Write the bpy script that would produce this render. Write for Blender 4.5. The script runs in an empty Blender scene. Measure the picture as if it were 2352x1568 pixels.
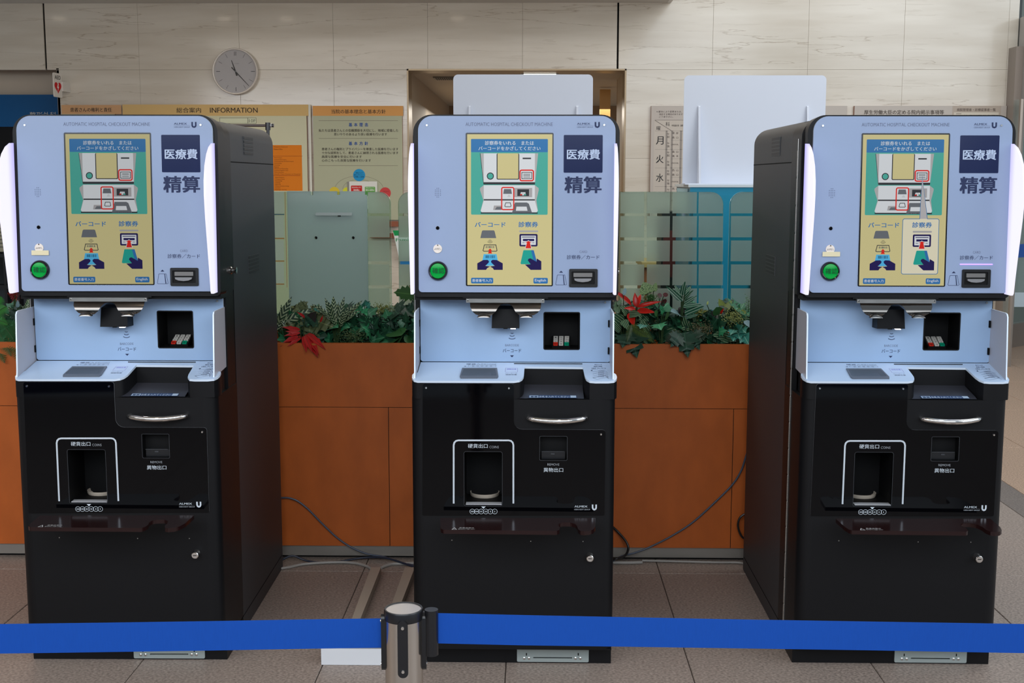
import bpy, math, random
from mathutils import Vector, Matrix, geometry
random.seed(7)
S = bpy.context.scene
COL = S.collection
W, H = 2352, 1568

# ------------------------------------------------------------------ camera
F = 2822.617
PITCH, YAW, ROLL = math.radians(7.5152), math.radians(0.9896), math.radians(0.0657)
CAM = Vector((0, -3.4224, 1.4133))
_f = Vector((-math.sin(YAW)*math.cos(PITCH), math.cos(YAW)*math.cos(PITCH), -math.sin(PITCH)))
_r0 = Vector((math.cos(YAW), math.sin(YAW), 0)); _u0 = _r0.cross(_f)
_r = _r0*math.cos(ROLL) + _u0*math.sin(ROLL); _u = _u0*math.cos(ROLL) - _r0*math.sin(ROLL)
cd = bpy.data.cameras.new('camera'); cam = bpy.data.objects.new('camera', cd); COL.objects.link(cam)
cd.sensor_width = 36; cd.lens = F/W*36; cd.clip_start = .05
m3 = Matrix((_r, _u, -_f)).transposed()
cam.matrix_world = Matrix.Translation(CAM) @ m3.to_4x4()
S.camera = cam

# ------------------------------------------------------------------ world, lights, exposure
wd = bpy.data.worlds.new('world'); S.world = wd; wd.use_nodes = True
bg = wd.node_tree.nodes['Background']; bg.inputs[0].default_value = (.74, .87, 1, 1); bg.inputs[1].default_value = .62
S.view_settings.view_transform = 'Standard'; S.view_settings.look = 'None'
S.view_settings.exposure = 0.0; S.view_settings.gamma = 1; S.view_settings.use_curve_mapping = False
def area(name, loc, aim, sx, sy, energy, color):
    l = bpy.data.lights.new(name, 'AREA'); l.shape = 'RECTANGLE'; l.size = sx; l.size_y = sy
    l.energy = energy; l.color = color
    o = bpy.data.objects.new(name, l); COL.objects.link(o); o.location = loc
    o.rotation_euler = (Vector(aim)-Vector(loc)).to_track_quat('-Z', 'Y').to_euler()
    return o
area('window_light', (6.5, -3.5, 4.2), (0.3, 3, 1.0), 5, 4, 190, (.90, .95, 1))
area('wall_fill_light', (3.0, 1.2, 4.6), (.6, 6.2, 1.8), 3.2, 3.2, 80, (1, .96, .9))  # unseen fill, added to brighten the marble wall
area('front_window_light', (-1.0, -7.2, 3.5), (-.3, 2, .9), 10, 2.4, 260, (.82, .91, 1))
area('ceiling_fill_light', (-1.1, 3.6, 2.74), (-1.1, 4.0, 0), 4.2, 2.6, 98, (1, .93, .84))  # added fill without a fixture, lifts the wall, plants and glass
area('ceiling_fill_light_front', (-1.8, -2.4, 2.74), (-1.6, 1.0, .3), 6, 1.6, 125, (.97, .97, 1))  # second added fill, no fixture: brightens kiosk fronts, planter front and floor
area('corridor_lamp_light', (.2, 8.9, 2.05), (.2, 8.9, 0), 2.2, 2.2, 75, (1, .95, .86))

# ------------------------------------------------------------------ helpers
def lin(c):
    out = []
    for v in c[:3]:
        v /= 255
        out.append(v/12.92 if v <= .04045 else ((v+.055)/1.055)**2.4)
    return tuple(out)+(1,)

MC = {}
def mat(name, c, rough=.5, metal=0, spec=.5, emit=None, es=1.0, coat=0, noise=None, bump=None, alpha=1, trans=0):
    if name in MC: return MC[name]
    m = bpy.data.materials.new(name); m.use_nodes = True; MC[name] = m
    nt = m.node_tree; b = nt.nodes['Principled BSDF']
    col = lin(c)
    b.inputs['Base Color'].default_value = col
    b.inputs['Roughness'].default_value = rough
    b.inputs['Metallic'].default_value = metal
    b.inputs['Specular IOR Level'].default_value = spec
    b.inputs['Coat Weight'].default_value = coat
    b.inputs['Coat Roughness'].default_value = .05
    b.inputs['Alpha'].default_value = alpha
    b.inputs['Transmission Weight'].default_value = trans
    if emit:
        b.inputs['Emission Color'].default_value = lin(emit); b.inputs['Emission Strength'].default_value = es
    tc = None
    if noise or bump:
        tc = nt.nodes.new('ShaderNodeTexCoord')
    if noise:   # (scale, amount, (sx,sy,sz))
        sc, amt, st = noise
        mp = nt.nodes.new('ShaderNodeMapping'); mp.inputs['Scale'].default_value = st
        nt.links.new(tc.outputs['Object'], mp.inputs[0])
        n = nt.nodes.new('ShaderNodeTexNoise'); n.inputs['Scale'].default_value = sc; n.inputs['Detail'].default_value = 5
        nt.links.new(mp.outputs[0], n.inputs['Vector'])
        r = nt.nodes.new('ShaderNodeValToRGB')
        r.color_ramp.elements[0].position = .3; r.color_ramp.elements[1].position = .7
        r.color_ramp.elements[0].color = tuple(max(0, x*(1-amt)) for x in col[:3])+(1,)
        r.color_ramp.elements[1].color = tuple(min(1, x*(1+amt)) for x in col[:3])+(1,)
        nt.links.new(n.outputs['Fac'], r.inputs[0]); nt.links.new(r.outputs[0], b.inputs['Base Color'])
    if bump:    # (scale, strength)
        n = nt.nodes.new('ShaderNodeTexNoise'); n.inputs['Scale'].default_value = bump[0]; n.inputs['Detail'].default_value = 3
        nt.links.new(tc.outputs['Object'], n.inputs['Vector'])
        bp = nt.nodes.new('ShaderNodeBump'); bp.inputs['Strength'].default_value = bump[1]; bp.inputs['Distance'].default_value = .002
        nt.links.new(n.outputs['Fac'], bp.inputs['Height']); nt.links.new(bp.outputs[0], b.inputs['Normal'])
    return m
def flat(c, es=None):           # printed ink
    return mat('ink_%d_%d_%d' % tuple(c[:3]), c, .6, spec=.25)
SC = .97
def lit(c, k=1.0):              # picture element of a lit screen
    key = 'lit_%d_%d_%d' % tuple(c[:3])
    if key in MC: return MC[key]
    m = mat(key, (5, 5, 6), .12, emit=c, es=SC*k, spec=.12)
    return m

# frame of a kiosk / of the world, and drawing planes in it
class Plane:
    def __init__(s, o, ev, fr=(0, 0, 0), ex=(1, 0, 0)):
        s.o = Vector(o); s.ex = Vector(ex).normalized(); s.ev = Vector(ev).normalized()
        s.n = s.ex.cross(s.ev)          # towards the viewer
        s.fr = fr
    def ray(s, x, y):
        d = _f + _r*((x-W/2)/F) - _u*((y-H/2)/F)
        a = s.fr[2]; R = Matrix.Rotation(-a, 3, 'Z')
        return R @ (CAM-Vector((s.fr[0], s.fr[1], 0))), R @ d
    def px(s, x, y, w=0):
        c, d = s.ray(x, y); o = s.o+s.n*w
        t = (o-c).dot(s.n)/d.dot(s.n); p = c+d*t-s.o
        return (p.dot(s.ex), p.dot(s.ev))
    def P(s, u, v, w=0): return s.o+s.ex*u+s.ev*v+s.n*w

class MB:
    def __init__(s): s.v = []; s.f = []; s.m = []; s.mats = []
    def mi(s, m):
        if m not in s.mats: s.mats.append(m)
        return s.mats.index(m)
    def add(s, vs, fs, m):
        k = len(s.v); i = s.mi(m); s.v += [tuple(p) for p in vs]
        for f in fs: s.f.append([k+a for a in f]); s.m.append(i)
        return s
    def box(s, a, b, m):
        x0, y0, z0 = a; x1, y1, z1 = b
        x0, x1 = min(x0, x1), max(x0, x1); y0, y1 = min(y0, y1), max(y0, y1); z0, z1 = min(z0, z1), max(z0, z1)
        v = [(x, y, z) for z in (z0, z1) for y in (y0, y1) for x in (x0, x1)]
        return s.add(v, [(0, 2, 3, 1), (4, 5, 7, 6), (0, 1, 5, 4), (2, 6, 7, 3), (0, 4, 6, 2), (1, 3, 7, 5)], m)
    def plate(s, pl, outs, w0, w1, m, msid=None, closed=True, flatmode=False):
        """outs = list of 2D loops (first outer, others holes); w1 = front level, w0 = back level"""
        loops = []
        for k, l in enumerate(outs):
            ar = sum(l[i][0]*l[(i+1) % len(l)][1]-l[(i+1) % len(l)][0]*l[i][1] for i in range(len(l)))
            if (ar < 0) == (k == 0): l = list(reversed(l))
            loops.append([Vector((p[0], p[1], 0)) for p in l])
        tris = geometry.tessellate_polygon(loops)
        allp = [p for l in loops for p in l]
        front = [pl.P(p.x, p.y, w1) for p in allp]
        def fix(t):
            a, b, c = (allp[i] for i in t)
            return t if (b-a).cross(c-a).z > 0 else (t[0], t[2], t[1])
        tris = [fix(t) for t in tris]
        s.add(front, tris, m)
        if flatmode: return s
        back = [pl.P(p.x, p.y, w0) for p in allp]
        s.add(back, [(t[0], t[2], t[1]) for t in tris], m)
        k = 0
        for l in loops:
            n = len(l)
            vs = front[k:k+n]+back[k:k+n]
            s.add(vs, [((i+1) % n, i, n+i, n+(i+1) % n) for i in range(n)], msid or m)
            k += n
        return s
    def ink(s, pl, loop, w, m): return s.plate(pl, [loop], 0, w, m, flatmode=True)
    def stroke(s, pl, pts, wd, w, m, closed=False):
        n = len(pts); L = []; R = []
        for i in range(n):
            a = Vector(pts[(i-1) % n]) if (closed or i > 0) else Vector(pts[i])
            b = Vector(pts[(i+1) % n]) if (closed or i < n-1) else Vector(pts[i])
            p = Vector(pts[i]); d1 = p-a; d2 = b-p
            if d1.length < 1e-9: d1 = d2
            if d2.length < 1e-9: d2 = d1
            d1 = d1.normalized(); d2 = d2.normalized()
            t = d1+d2
            t = t.normalized() if t.length > 1e-6 else d1
            nn = Vector((-t.y, t.x)); k = wd/2/max(.35, nn.dot(Vector((-d1.y, d1.x))))
            L.append(p+nn*k); R.append(p-nn*k)
        vs = [pl.P(p.x, p.y, w) for p in L+R]
        fs = [(i, n+i, n+i+1, i+1) for i in range(n-1)]
        if closed: fs.append((n-1, 2*n-1, n, 0))
        return s.add(vs, fs, m)
    def tube(s, path, r, m, seg=10, caps=True):
        path = [Vector(p) for p in path]; n = len(path); vs = []; fs = []
        rs = r if isinstance(r, (list, tuple)) else [r]*n
        up = None
        for i, p in enumerate(path):
            t = (path[min(i+1, n-1)]-path[max(i-1, 0)]).normalized()
            if up is None:
                up = Vector((0, 0, 1)) if abs(t.z) < .9 else Vector((1, 0, 0))
            a = (up-t*up.dot(t)).normalized(); up = a; b = t.cross(a)
            for k in range(seg):
                an = 2*math.pi*k/seg
                vs.append(p+a*(math.cos(an)*rs[i])+b*(math.sin(an)*rs[i]))
        for i in range(n-1):
            for k in range(seg):
                k2 = (k+1) % seg
                fs.append((i*seg+k, i*seg+k2, (i+1)*seg+k2, (i+1)*seg+k))
        if caps: fs.append(tuple(reversed(range(seg)))); fs.append(tuple((n-1)*seg+k for k in range(seg)))
        return s.add(vs, fs, m)
    def lathe(s, o, ax, prof, m, seg=20):       # prof = [(r, h)] along axis ax from o
        ax = Vector(ax).normalized(); a = ax.orthogonal().normalized(); b = ax.cross(a); o = Vector(o)
        vs = []; fs = []
        for r, h in prof:
            for k in range(seg):
                an = 2*math.pi*k/seg
                vs.append(o+ax*h+(a*math.cos(an)+b*math.sin(an))*r)
        n = len(prof)
        for i in range(n-1):
            for k in range(seg):
                k2 = (k+1) % seg
                fs.append((i*seg+k, i*seg+k2, (i+1)*seg+k2, (i+1)*seg+k))
        fs.append(tuple(reversed(range(seg)))); fs.append(tuple((n-1)*seg+k for k in range(seg)))
        return s.add(vs, fs, m)
    def text(s, pl, body, r, w, m, bold=0, res=2):   # r = px rect (x0,y0,x1,y1) on the plane
        x0, y0, x1, y1 = r
        u0, v0 = pl.px(x0, y0, w); u1, v1 = pl.px(x1, y1, w)
        vs, fs, bb = glyphs(body, min(bold, 0), res)
        d = max(bold, 0)
        sx = (u1-u0)/(bb[2]-bb[0]+2*d); sy = (v0-v1)/(bb[3]-bb[1]+2*d)
        offs = [(0, 0)] if d == 0 else ([(-d, 0), (d, 0)] if d < .015 else [(-d, -d*.7), (d, -d*.7), (d, d*.7), (-d, d*.7)])
        for k, (ox, oy) in enumerate(offs):
            s.add([pl.P(u0+(p[0]+ox+d-bb[0])*sx, v1+(p[1]+oy+d-bb[1])*sy, w+k*.00003) for p in vs], fs, m)
        return s
    def build(s, name, parent=None, root=None, origin=None, label=None, kind=None, smooth=35):
        me = bpy.data.meshes.new(name)
        o = Vector(origin) if origin is not None else Vector((0, 0, 0))
        me.from_pydata([tuple(Vector(p)-o) for p in s.v], [], s.f)
        for m in s.mats: me.materials.append(m)
        me.polygons.foreach_set('material_index', s.m)
        me.shade_smooth(); me.set_sharp_from_angle(angle=math.radians(smooth)); me.update()
        ob = bpy.data.objects.new(name, me); COL.objects.link(ob)
        if parent is not None: ob.parent = parent
        else: ob.location = o
        if label: ob['label'] = label
        if kind: ob['kind'] = kind
        return ob

GC = {}
def glyphs(body, bold, res):
    k = (body, bold, res)
    if k in GC: return GC[k]
    cu = bpy.data.curves.new('t', 'FONT'); cu.body = body; cu.resolution_u = res; cu.offset = bold
    o = bpy.data.objects.new('t', cu); COL.objects.link(o)
    dg = bpy.context.evaluated_depsgraph_get(); e = o.evaluated_get(dg); me = e.to_mesh()
    vs = [(v.co.x, v.co.y) for v in me.vertices]; fs = []
    for p in me.polygons:
        f = list(p.vertices)
        a, b, c = vs[f[0]], vs[f[1]], vs[f[2]]
        if p.normal.z < 0: f.reverse()
        fs.append(f)
    e.to_mesh_clear(); bpy.data.objects.remove(o); bpy.data.curves.remove(cu)
    xs = [p[0] for p in vs]; ys = [p[1] for p in vs]
    GC[k] = (vs, fs, (min(xs), min(ys), max(xs), max(ys)))
    return GC[k]

def rrect(x0, y0, x1, y1, r, seg=6):        # r = single or (bl, br, tr, tl)
    if not isinstance(r, (list, tuple)): r = (r,)*4
    x0, x1 = min(x0, x1), max(x0, x1); y0, y1 = min(y0, y1), max(y0, y1)
    out = []
    for (cx, cy, a0, rr) in ((x0, y0, 180, r[0]), (x1, y0, 270, r[1]), (x1, y1, 0, r[2]), (x0, y1, 90, r[3])):
        sx = 1 if cx == x0 else -1; sy = 1 if cy == y0 else -1
        if rr <= 0: out.append((cx, cy)); continue
        for k in range(seg+1):
            a = math.radians(a0+90*k/seg)
            out.append((cx+sx*rr+rr*math.cos(a), cy+sy*rr+rr*math.sin(a)))
    return out
def prect(pl, x0, y0, x1, y1, r=0, w=0, seg=6):   # px rectangle -> plane loop; r in px
    a = pl.px(x0, y0, w); b = pl.px(x1, y1, w)
    k = (b[0]-a[0])/(x1-x0)
    rr = tuple(q*k for q in r) if isinstance(r, (list, tuple)) else r*k
    return rrect(a[0], b[1], b[0], a[1], rr, seg)
def ppoly(pl, pts, w=0): return [pl.px(x, y, w) for x, y in pts]
def circ(c, r, n=20, ry=None, a0=0, a1=360):
    ry = r if ry is None else ry
    full = a1-a0 >= 360
    return [(c[0]+r*math.cos(math.radians(a0+(a1-a0)*k/(n if full else n-1))), c[1]+ry*math.sin(math.radians(a0+(a1-a0)*k/(n if full else n-1)))) for k in range(n)]

def thing(name, label, cat, loc, group=None, rz=0):
    o = bpy.data.objects.new(name, None); COL.objects.link(o); o.empty_display_size = .1
    o.location = loc; o.rotation_euler = (0, 0, rz); o['label'] = label; o['category'] = cat
    if group: o['group'] = group
    return o
def tag(o, label, cat, group=None):
    o['label'] = label; o['category'] = cat
    if group: o['group'] = group
    return o
def copy_tree(o, parent=None):
    c = o.copy(); COL.objects.link(c); c.parent = parent
    for ch in o.children:
        copy_tree(ch, c)
    return c
WP = lambda Y, fr=(0, 0, 0): Plane((0, Y, 0), (0, 0, 1), fr)

# ------------------------------------------------------------------ materials
def marble_mat():
    m = bpy.data.materials.new('cream_marble'); m.use_nodes = True; nt = m.node_tree; b = nt.nodes['Principled BSDF']
    tc = nt.nodes.new('ShaderNodeTexCoord')
    def noise(sc, scale, det=4, dist=0):
        mp = nt.nodes.new('ShaderNodeMapping'); mp.inputs['Scale'].default_value = sc
        nt.links.new(tc.outputs['Object'], mp.inputs[0])
        n = nt.nodes.new('ShaderNodeTexNoise'); n.inputs['Scale'].default_value = scale; n.inputs['Detail'].default_value = det
        n.inputs['Distortion'].default_value = dist
        nt.links.new(mp.outputs[0], n.inputs['Vector']); return n.outputs['Fac']
    def ramp(src, stops):
        r = nt.nodes.new('ShaderNodeValToRGB'); e = r.color_ramp.elements
        e[0].position, e[0].color = stops[0][0], stops[0][1]; e[1].position, e[1].color = stops[-1][0], stops[-1][1]
        for p, c in stops[1:-1]:
            k = e.new(p); k.color = c
        nt.links.new(src, r.inputs[0]); return r.outputs[0]
    base = ramp(noise((.6, 1, 5), 2.2), [(.3, lin((206, 196, 180))), (.7, lin((220, 212, 198)))])
    g = lambda v: (v, v, v, 1)
    vein = ramp(noise((.22, .5, 2.6), 1.7, 10, .1), [(.47, g(0)), (.4985, g(.0)), (.5, g(1)), (.5015, g(0)), (.53, g(0))])
    fine = ramp(noise((.8, 1, 9), 4.5, 8), [(.36, g(1)), (.375, g(0))])
    mx = nt.nodes.new('ShaderNodeMix'); mx.data_type = 'RGBA'; mx.inputs[7].default_value = lin((170, 154, 134))
    nt.links.new(base, mx.inputs[6])
    ml = nt.nodes.new('ShaderNodeMath'); ml.operation = 'MULTIPLY'; ml.inputs[1].default_value = .75
    nt.links.new(vein, ml.inputs[0]); nt.links.new(ml.outputs[0], mx.inputs[0])
    mx2 = nt.nodes.new('ShaderNodeMix'); mx2.data_type = 'RGBA'; mx2.inputs[7].default_value = lin((190, 178, 160))
    m2 = nt.nodes.new('ShaderNodeMath'); m2.operation = 'MULTIPLY'; m2.inputs[1].default_value = .3
    nt.links.new(fine, m2.inputs[0]); nt.links.new(m2.outputs[0], mx2.inputs[0]); nt.links.new(mx.outputs[2], mx2.inputs[6])
    nt.links.new(mx2.outputs[2], b.inputs['Base Color'])
    b.inputs['Roughness'].default_value = .12; b.inputs['Specular IOR Level'].default_value = .4
    return m
MARBLE = marble_mat()
def floor_mat(name, c, amt=.42):
    m = mat(name, c, .45, spec=.35, noise=(120, amt, (1, 1.3, 1)), bump=(160, .25))
    return m
FLOOR = floor_mat('speckled_brown_stone', (150, 136, 126))
FLOOR_D = floor_mat('speckled_dark_stone', (118, 108, 102))
FLOOR_L = floor_mat('speckled_tan_stone', (176, 148, 126))
GROUT = mat('grout', (70, 58, 50), .8)
BLACK = mat('matte_black_steel', (17, 17, 19), .42, spec=.22, bump=(900, .08))
CHAR = mat('charcoal_steel', (47, 50, 54), .5, spec=.5, bump=(900, .08))
GLOSS = mat('gloss_black_acrylic', (4, 4, 6), .05, spec=.2)
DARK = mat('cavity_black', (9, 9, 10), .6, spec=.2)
LINE = mat('seam_black', (12, 12, 13), .7, spec=.1)
WHITE = mat('blue_white_acrylic', (146, 162, 191), .18, spec=.15)
WHITE3 = mat('blue_white_recess_panel', (152, 178, 210), .16, spec=.25)
WHITE2 = mat('blue_white_counter', (186, 208, 234), .14, spec=.35)
WEDGE = mat('acrylic_edge', (214, 228, 244), .3)
CHROME = mat('chrome', (225, 222, 218), .08, metal=1)
STEEL = mat('brushed_steel', (190, 188, 184), .28, metal=1, noise=(30, .12, (1, 1, 12)))
NAVY = flat((38, 48, 82)); INK = flat((88, 94, 116)); WINK = flat((192, 200, 208))
ORANGE_WOOD = mat('orange_brown_laminate', (184, 94, 40), .38, spec=.3, noise=(14, .1, (1, 1, .5)))
KICK = mat('kick_steel', (146, 140, 132), .4, metal=.35, noise=(3, .1, (1, 1, 1)))

# ------------------------------------------------------------------ the setting
WY = 6.2
wp = WP(WY)
# floor of tiles
fx = [-0.615+.5385*k for k in range(-9, 13)]
fy = [.888+1.08*k for k in range(-5, 8)]
fb = MB().box((fx[0], fy[0], -.06), (fx[-1]+2.5, fy[-1]+2, -.004), GROUT)
floor = fb.build('floor', kind='structure'); floor['label'] = 'brown speckled stone tile floor'
tile_me = {}
def tile_mesh(w, d, m):
    k = (round(w, 3), round(d, 3), m.name)
    if k not in tile_me:
        g = .0014; b = .0016
        vs = [(g, g, -.01), (w-g, g, -.01), (w-g, d-g, -.01), (g, d-g, -.01), (g, g, -b), (w-g, g, -b), (w-g, d-g, -b), (g, d-g, -b),
              (g+b, g+b, 0), (w-g-b, g+b, 0), (w-g-b, d-g-b, 0), (g+b, d-g-b, 0)]
        fs = [(8, 9, 10, 11)]+[(i, (i+1) % 4, 4+(i+1) % 4, 4+i) for i in range(4)]+[(4+i, 4+(i+1) % 4, 8+(i+1) % 4, 8+i) for i in range(4)]
        me = bpy.data.meshes.new('floor_tile'); me.from_pydata(vs, [], fs); me.materials.append(m); tile_me[k] = me
    return tile_me[k]
def tile(x, y, w, d, m):
    o = bpy.data.objects.new('floor_tile', tile_mesh(w, d, m)); COL.objects.link(o); o.location = (x, y, 0); o.parent = floor
for i in range(len(fx)-1):
    for j in range(len(fy)-1):
        x, y = fx[i], fy[j]
        if x > 5.2: continue
        if x > 2.0 and y > .8 and y < 2.2:      # dark band and the tan field beyond it
            if x < 2.2:
                tile(x, y, .15, 1.08, FLOOR_D); tile(x+.15, y, .3885, 1.08 if y > 1.9 else 1.08, FLOOR_D if y < 1.5 else FLOOR_L)
            else: tile(x, y, .5385, 1.08, FLOOR_D if y < 1.5 else FLOOR_L)
        elif x > 2.0 and y >= 2.2: tile(x, y, .5385, 1.08, FLOOR_L)
        elif x > 2.0 and y > -.3: tile(x, y, .5385, 1.08, FLOOR)
        else: tile(x, y, .5385, 1.08, FLOOR)

# marble wall with opening (door height 160 px) built of slabs
zl = wp.P(*wp.px(1190, 160)).z; xo0 = wp.px(937, 250)[0]; xo1 = wp.px(1436, 250)[0]
xL = wp.px(131, 200)[0]; zLb = wp.P(*wp.px(60, 157)).z
zc = wp.P(*wp.px(1538, 6)).z
GROUTL = mat('marble_grout', (186, 172, 154), .7)
BACK = MB().box((xL+.0, WY+.02, 0), (xo0-.002, WY+.25, 4.6), GROUTL)
BACK.box((xo0-.002, WY+.02, zl+.002), (xo1+.002, WY+.25, 4.6), GROUTL)
xwr = wp.px(2327, 300)[0]
BACK.box((xo1+.002, WY+.02, 0), (xwr, WY+.25, 4.6), GROUTL)
BACK.box((-7, WY+.02, zLb+.002), (xL, WY+.25, 4.6), GROUTL)
wall = BACK.build('wall_back', kind='structure'); wall['label'] = 'cream veined marble wall'
def slab(x0, x1, z0, z1, gl=.0005, gr=.0005):
    a, b = x0+gl, x1-gr; c, d = z0+.0005, z1-.0005; e = .001
    mb = MB()
    y = WY
    vs = [(a, y+.02, c), (b, y+.02, c), (b, y+.02, d), (a, y+.02, d), (a, y+e, c), (b, y+e, c), (b, y+e, d), (a, y+e, d), (a+e, y, c+e), (b-e, y, c+e), (b-e, y, d-e), (a+e, y, d-e)]
    mb.add(vs, [(8, 9, 10, 11)]+[(i, (i+1) % 4, 4+(i+1) % 4, 4+i) for i in range(4)]+[(4+i, 4+(i+1) % 4, 8+(i+1) % 4, 8+i) for i in range(4)], MARBLE)
    mb.build('marble_panel', parent=wall)
xs = [wp.px(p, 80)[0] for p in (102, 765, 982, 1200, 1419, 2316)]
step = xs[2]-xs[1]
cols = [xs[0]-step*3, xs[0]-2*step, xs[0]-step, xs[0], xs[0]+step, xs[1]-step, xs[1], xs[2], xs[3], xs[4], xs[4]+step, xs[4]+2*step, xs[4]+3*step, xs[5], xs[5]+step, xs[5]+2*step, xs[5]+3*step]
cols = sorted(cols)
for k_ in (0, 4): MB().box((xs[k_]-.012, WY+.016, zl if k_ else zLb), (xs[k_]+.012, WY+.021, 4.6), LINE).build('joint', parent=wall)
rows = [0, .215, .90, 1.575, zl, zl+.68, zl+1.36, 4.6]
for i in range(len(cols)-1):
    a, b = cols[i], cols[i+1]
    if b-a < .05: continue
    for j in range(len(rows)-1):
        c, d = rows[j], rows[j+1]
        segs = [(a, b)]
        if d <= zl+.01:
            out = []
            for (p, q) in segs:
                if q <= xL: continue
                p = max(p, xL)
                if p < xo0: out.append((p, min(q, xo0)))
                if q > xo1: out.append((max(p, xo1), q))
            segs = out
        elif j == 4:
            pass
        segs = [(p, min(q, xwr)) for (p, q) in segs]
        for (p, q) in segs:
            if q-p < .02: continue
            gl = .008 if abs(p-xs[0]) < 1e-4 or abs(p-xs[4]) < 1e-4 else .0005
            gr = .006 if abs(q-xs[0]) < 1e-4 or abs(q-xs[4]) < 1e-4 else .0005
            slab(p, q, c, d, gl, gr)

# corridor behind the opening
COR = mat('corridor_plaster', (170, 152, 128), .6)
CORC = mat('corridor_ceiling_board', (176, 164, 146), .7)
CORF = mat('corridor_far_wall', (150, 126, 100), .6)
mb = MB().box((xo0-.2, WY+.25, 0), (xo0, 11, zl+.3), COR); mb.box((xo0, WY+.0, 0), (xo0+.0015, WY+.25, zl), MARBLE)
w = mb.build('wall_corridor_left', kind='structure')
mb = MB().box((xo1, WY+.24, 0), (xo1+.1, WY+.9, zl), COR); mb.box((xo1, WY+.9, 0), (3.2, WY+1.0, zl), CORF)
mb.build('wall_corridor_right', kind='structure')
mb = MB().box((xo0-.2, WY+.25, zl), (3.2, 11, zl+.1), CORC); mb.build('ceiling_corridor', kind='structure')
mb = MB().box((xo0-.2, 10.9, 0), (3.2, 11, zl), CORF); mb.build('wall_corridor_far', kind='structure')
# metal lining of the opening
TRIM = mat('opening_trim', (150, 132, 106), .35, metal=.5)
mb = MB(); mb.box((xo0-.006, WY-.004, 0), (xo0+.006, WY+.26, zl+.006), TRIM); mb.box((xo1-.006, WY-.004, 0), (xo1+.006, WY+.26, zl+.006), TRIM)
mb.box((xo0-.006, WY-.004, zl-.006), (xo1+.006, WY+.26, zl+.006), TRIM)
mb.build('trim_1', kind='structure')
# amber lit panel deep on the right of the corridor
AMB = mat('amber_wall_panel', (196, 150, 84), .5)
mb = MB().box((xo1-.10, 8.0, .1), (xo1-.004, 8.05, zl-.02), AMB)
t = mb.build('amber_panel', origin=(xo1-.05, 8.0, .1)); tag(t, 'narrow amber wall panel in the corridor beside the right of the doorway', 'panel')
mb = MB(); p = Plane((0, 6.5, 0), (0, 0, 1))
a0 = p.px(1203, 171)[0]; a1 = p.px(1277, 171)[0]
cl = thing('ceiling_light', 'bright white recessed light panel in the corridor ceiling above the white board', 'ceiling light', ((a0+a1)/2, 6.5, zl-.02))
MB().box((a0-.02, 6.46, zl-.010), (a1+.02, 6.58, zl-.001), mat('lamp_frame', (150, 150, 145), .5)).build('frame', parent=cl, origin=cl.location)
MB().box((a0, 6.465, zl-.016), (a1, 6.56, zl-.008), mat('lamp_diffuser', (255, 255, 250), .5, emit=(255, 255, 244), es=3.2)).build('diffuser', parent=cl, origin=cl.location)
cv = thing('ceiling_vent', 'slotted grey air vent in the corridor ceiling', 'vent', (-.52, 6.95, zl-.01))
p = WP(6.95); a0 = p.px(997, 180)[0]; a1 = p.px(1075, 180)[0]
MB().box((a0, 6.83, zl-.012), (a1, 7.03, zl-.001), mat('vent_grey', (120, 112, 98), .5)).build('frame', parent=cv, origin=cv.location)
for k in range(14):
    x = a0+.02+(a1-a0-.04)*k/14
    MB().box((x, 6.845, zl-.015), (x+.009, 7.015, zl-.009), DARK).build('slat', parent=cv, origin=cv.location)

# left opening: header and dark glass screen
HEAD = mat('lobby_header_grey', (206, 192, 174), .5)
lp = WP(WY+.35)
zb = lp.P(*lp.px(60, 218)).z
mb = MB().box((-7, WY+.35, zb), (xL+.3, WY+.45, 3.2), HEAD); mb.box((xL, WY+.0, 0), (xL+.02, WY+.35, zLb), HEAD)
mb.box((-7, WY+.02, zLb), (xL+.02, WY+.40, zLb+.05), mat('opening_soffit', (160, 138, 118), .6))
mb.build('wall_left_header', kind='structure')
bp = WP(WY+.31); zq = bp.P(*bp.px(20, 291)).z
sb = thing('blue_sign', 'deep blue department sign with white lettering above the dark glass, leftmost in the photo', 'sign', (-3.7, WY+.33, zq))
MB().box((-7, WY+.31, zq), (xL+.3, WY+.348, zb), mat('sign_blue', (24, 92, 150), .25, spec=.4)).build('panel', parent=sb, origin=sb.location)
MB().text(bp, '整形外科', (68, 257, 130, 272), .006, flat((214, 214, 208))).build('lettering', parent=sb, origin=sb.location)
MB().box((-7, WY+.34, 0), (xL+.3, WY+.37, zq), mat('dark_glass', (22, 24, 28), .12, spec=.5)).build('window_1', kind='structure')
mb = MB(); dm = mat('dark_mullion', (34, 34, 38), .4)
for (x0, x1) in ((8, 14), (34, 42)):
    u0, u1 = bp.px(x0, 600)[0], bp.px(x1, 600)[0]; mb.box((u0, WY+.30, 0), (u1, WY+.34, bp.P(*bp.px(20, 575)).z), dm)
for yy in (585, 657):
    z = bp.P(*bp.px(10, yy)).z; mb.box((-5, WY+.29, z-.02), (xL, WY+.335, z+.01), dm)
mb.build('window_1_frame', kind='structure')
nb = WP(WY+.26)
q = prect(nb, -60, 462, 22, 578, 2)
pb = thing('notice_board', 'pale grey printed notice behind the glowing fin of the leftmost kiosk', 'notice', tuple(nb.P(*nb.px(0, 578))))
MB().plate(nb, [q], -.01, 0, mat('notice_grey', (176, 172, 152), .6)).build('panel', parent=pb, origin=pb.location)
mb = MB()
for k in range(12):
    mb.ink(nb, prect(nb, -50, 472+k*8.5, 16, 475+k*8.5), .001, flat((120, 118, 108)))
mb.build('lettering', parent=pb, origin=pb.location)

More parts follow.
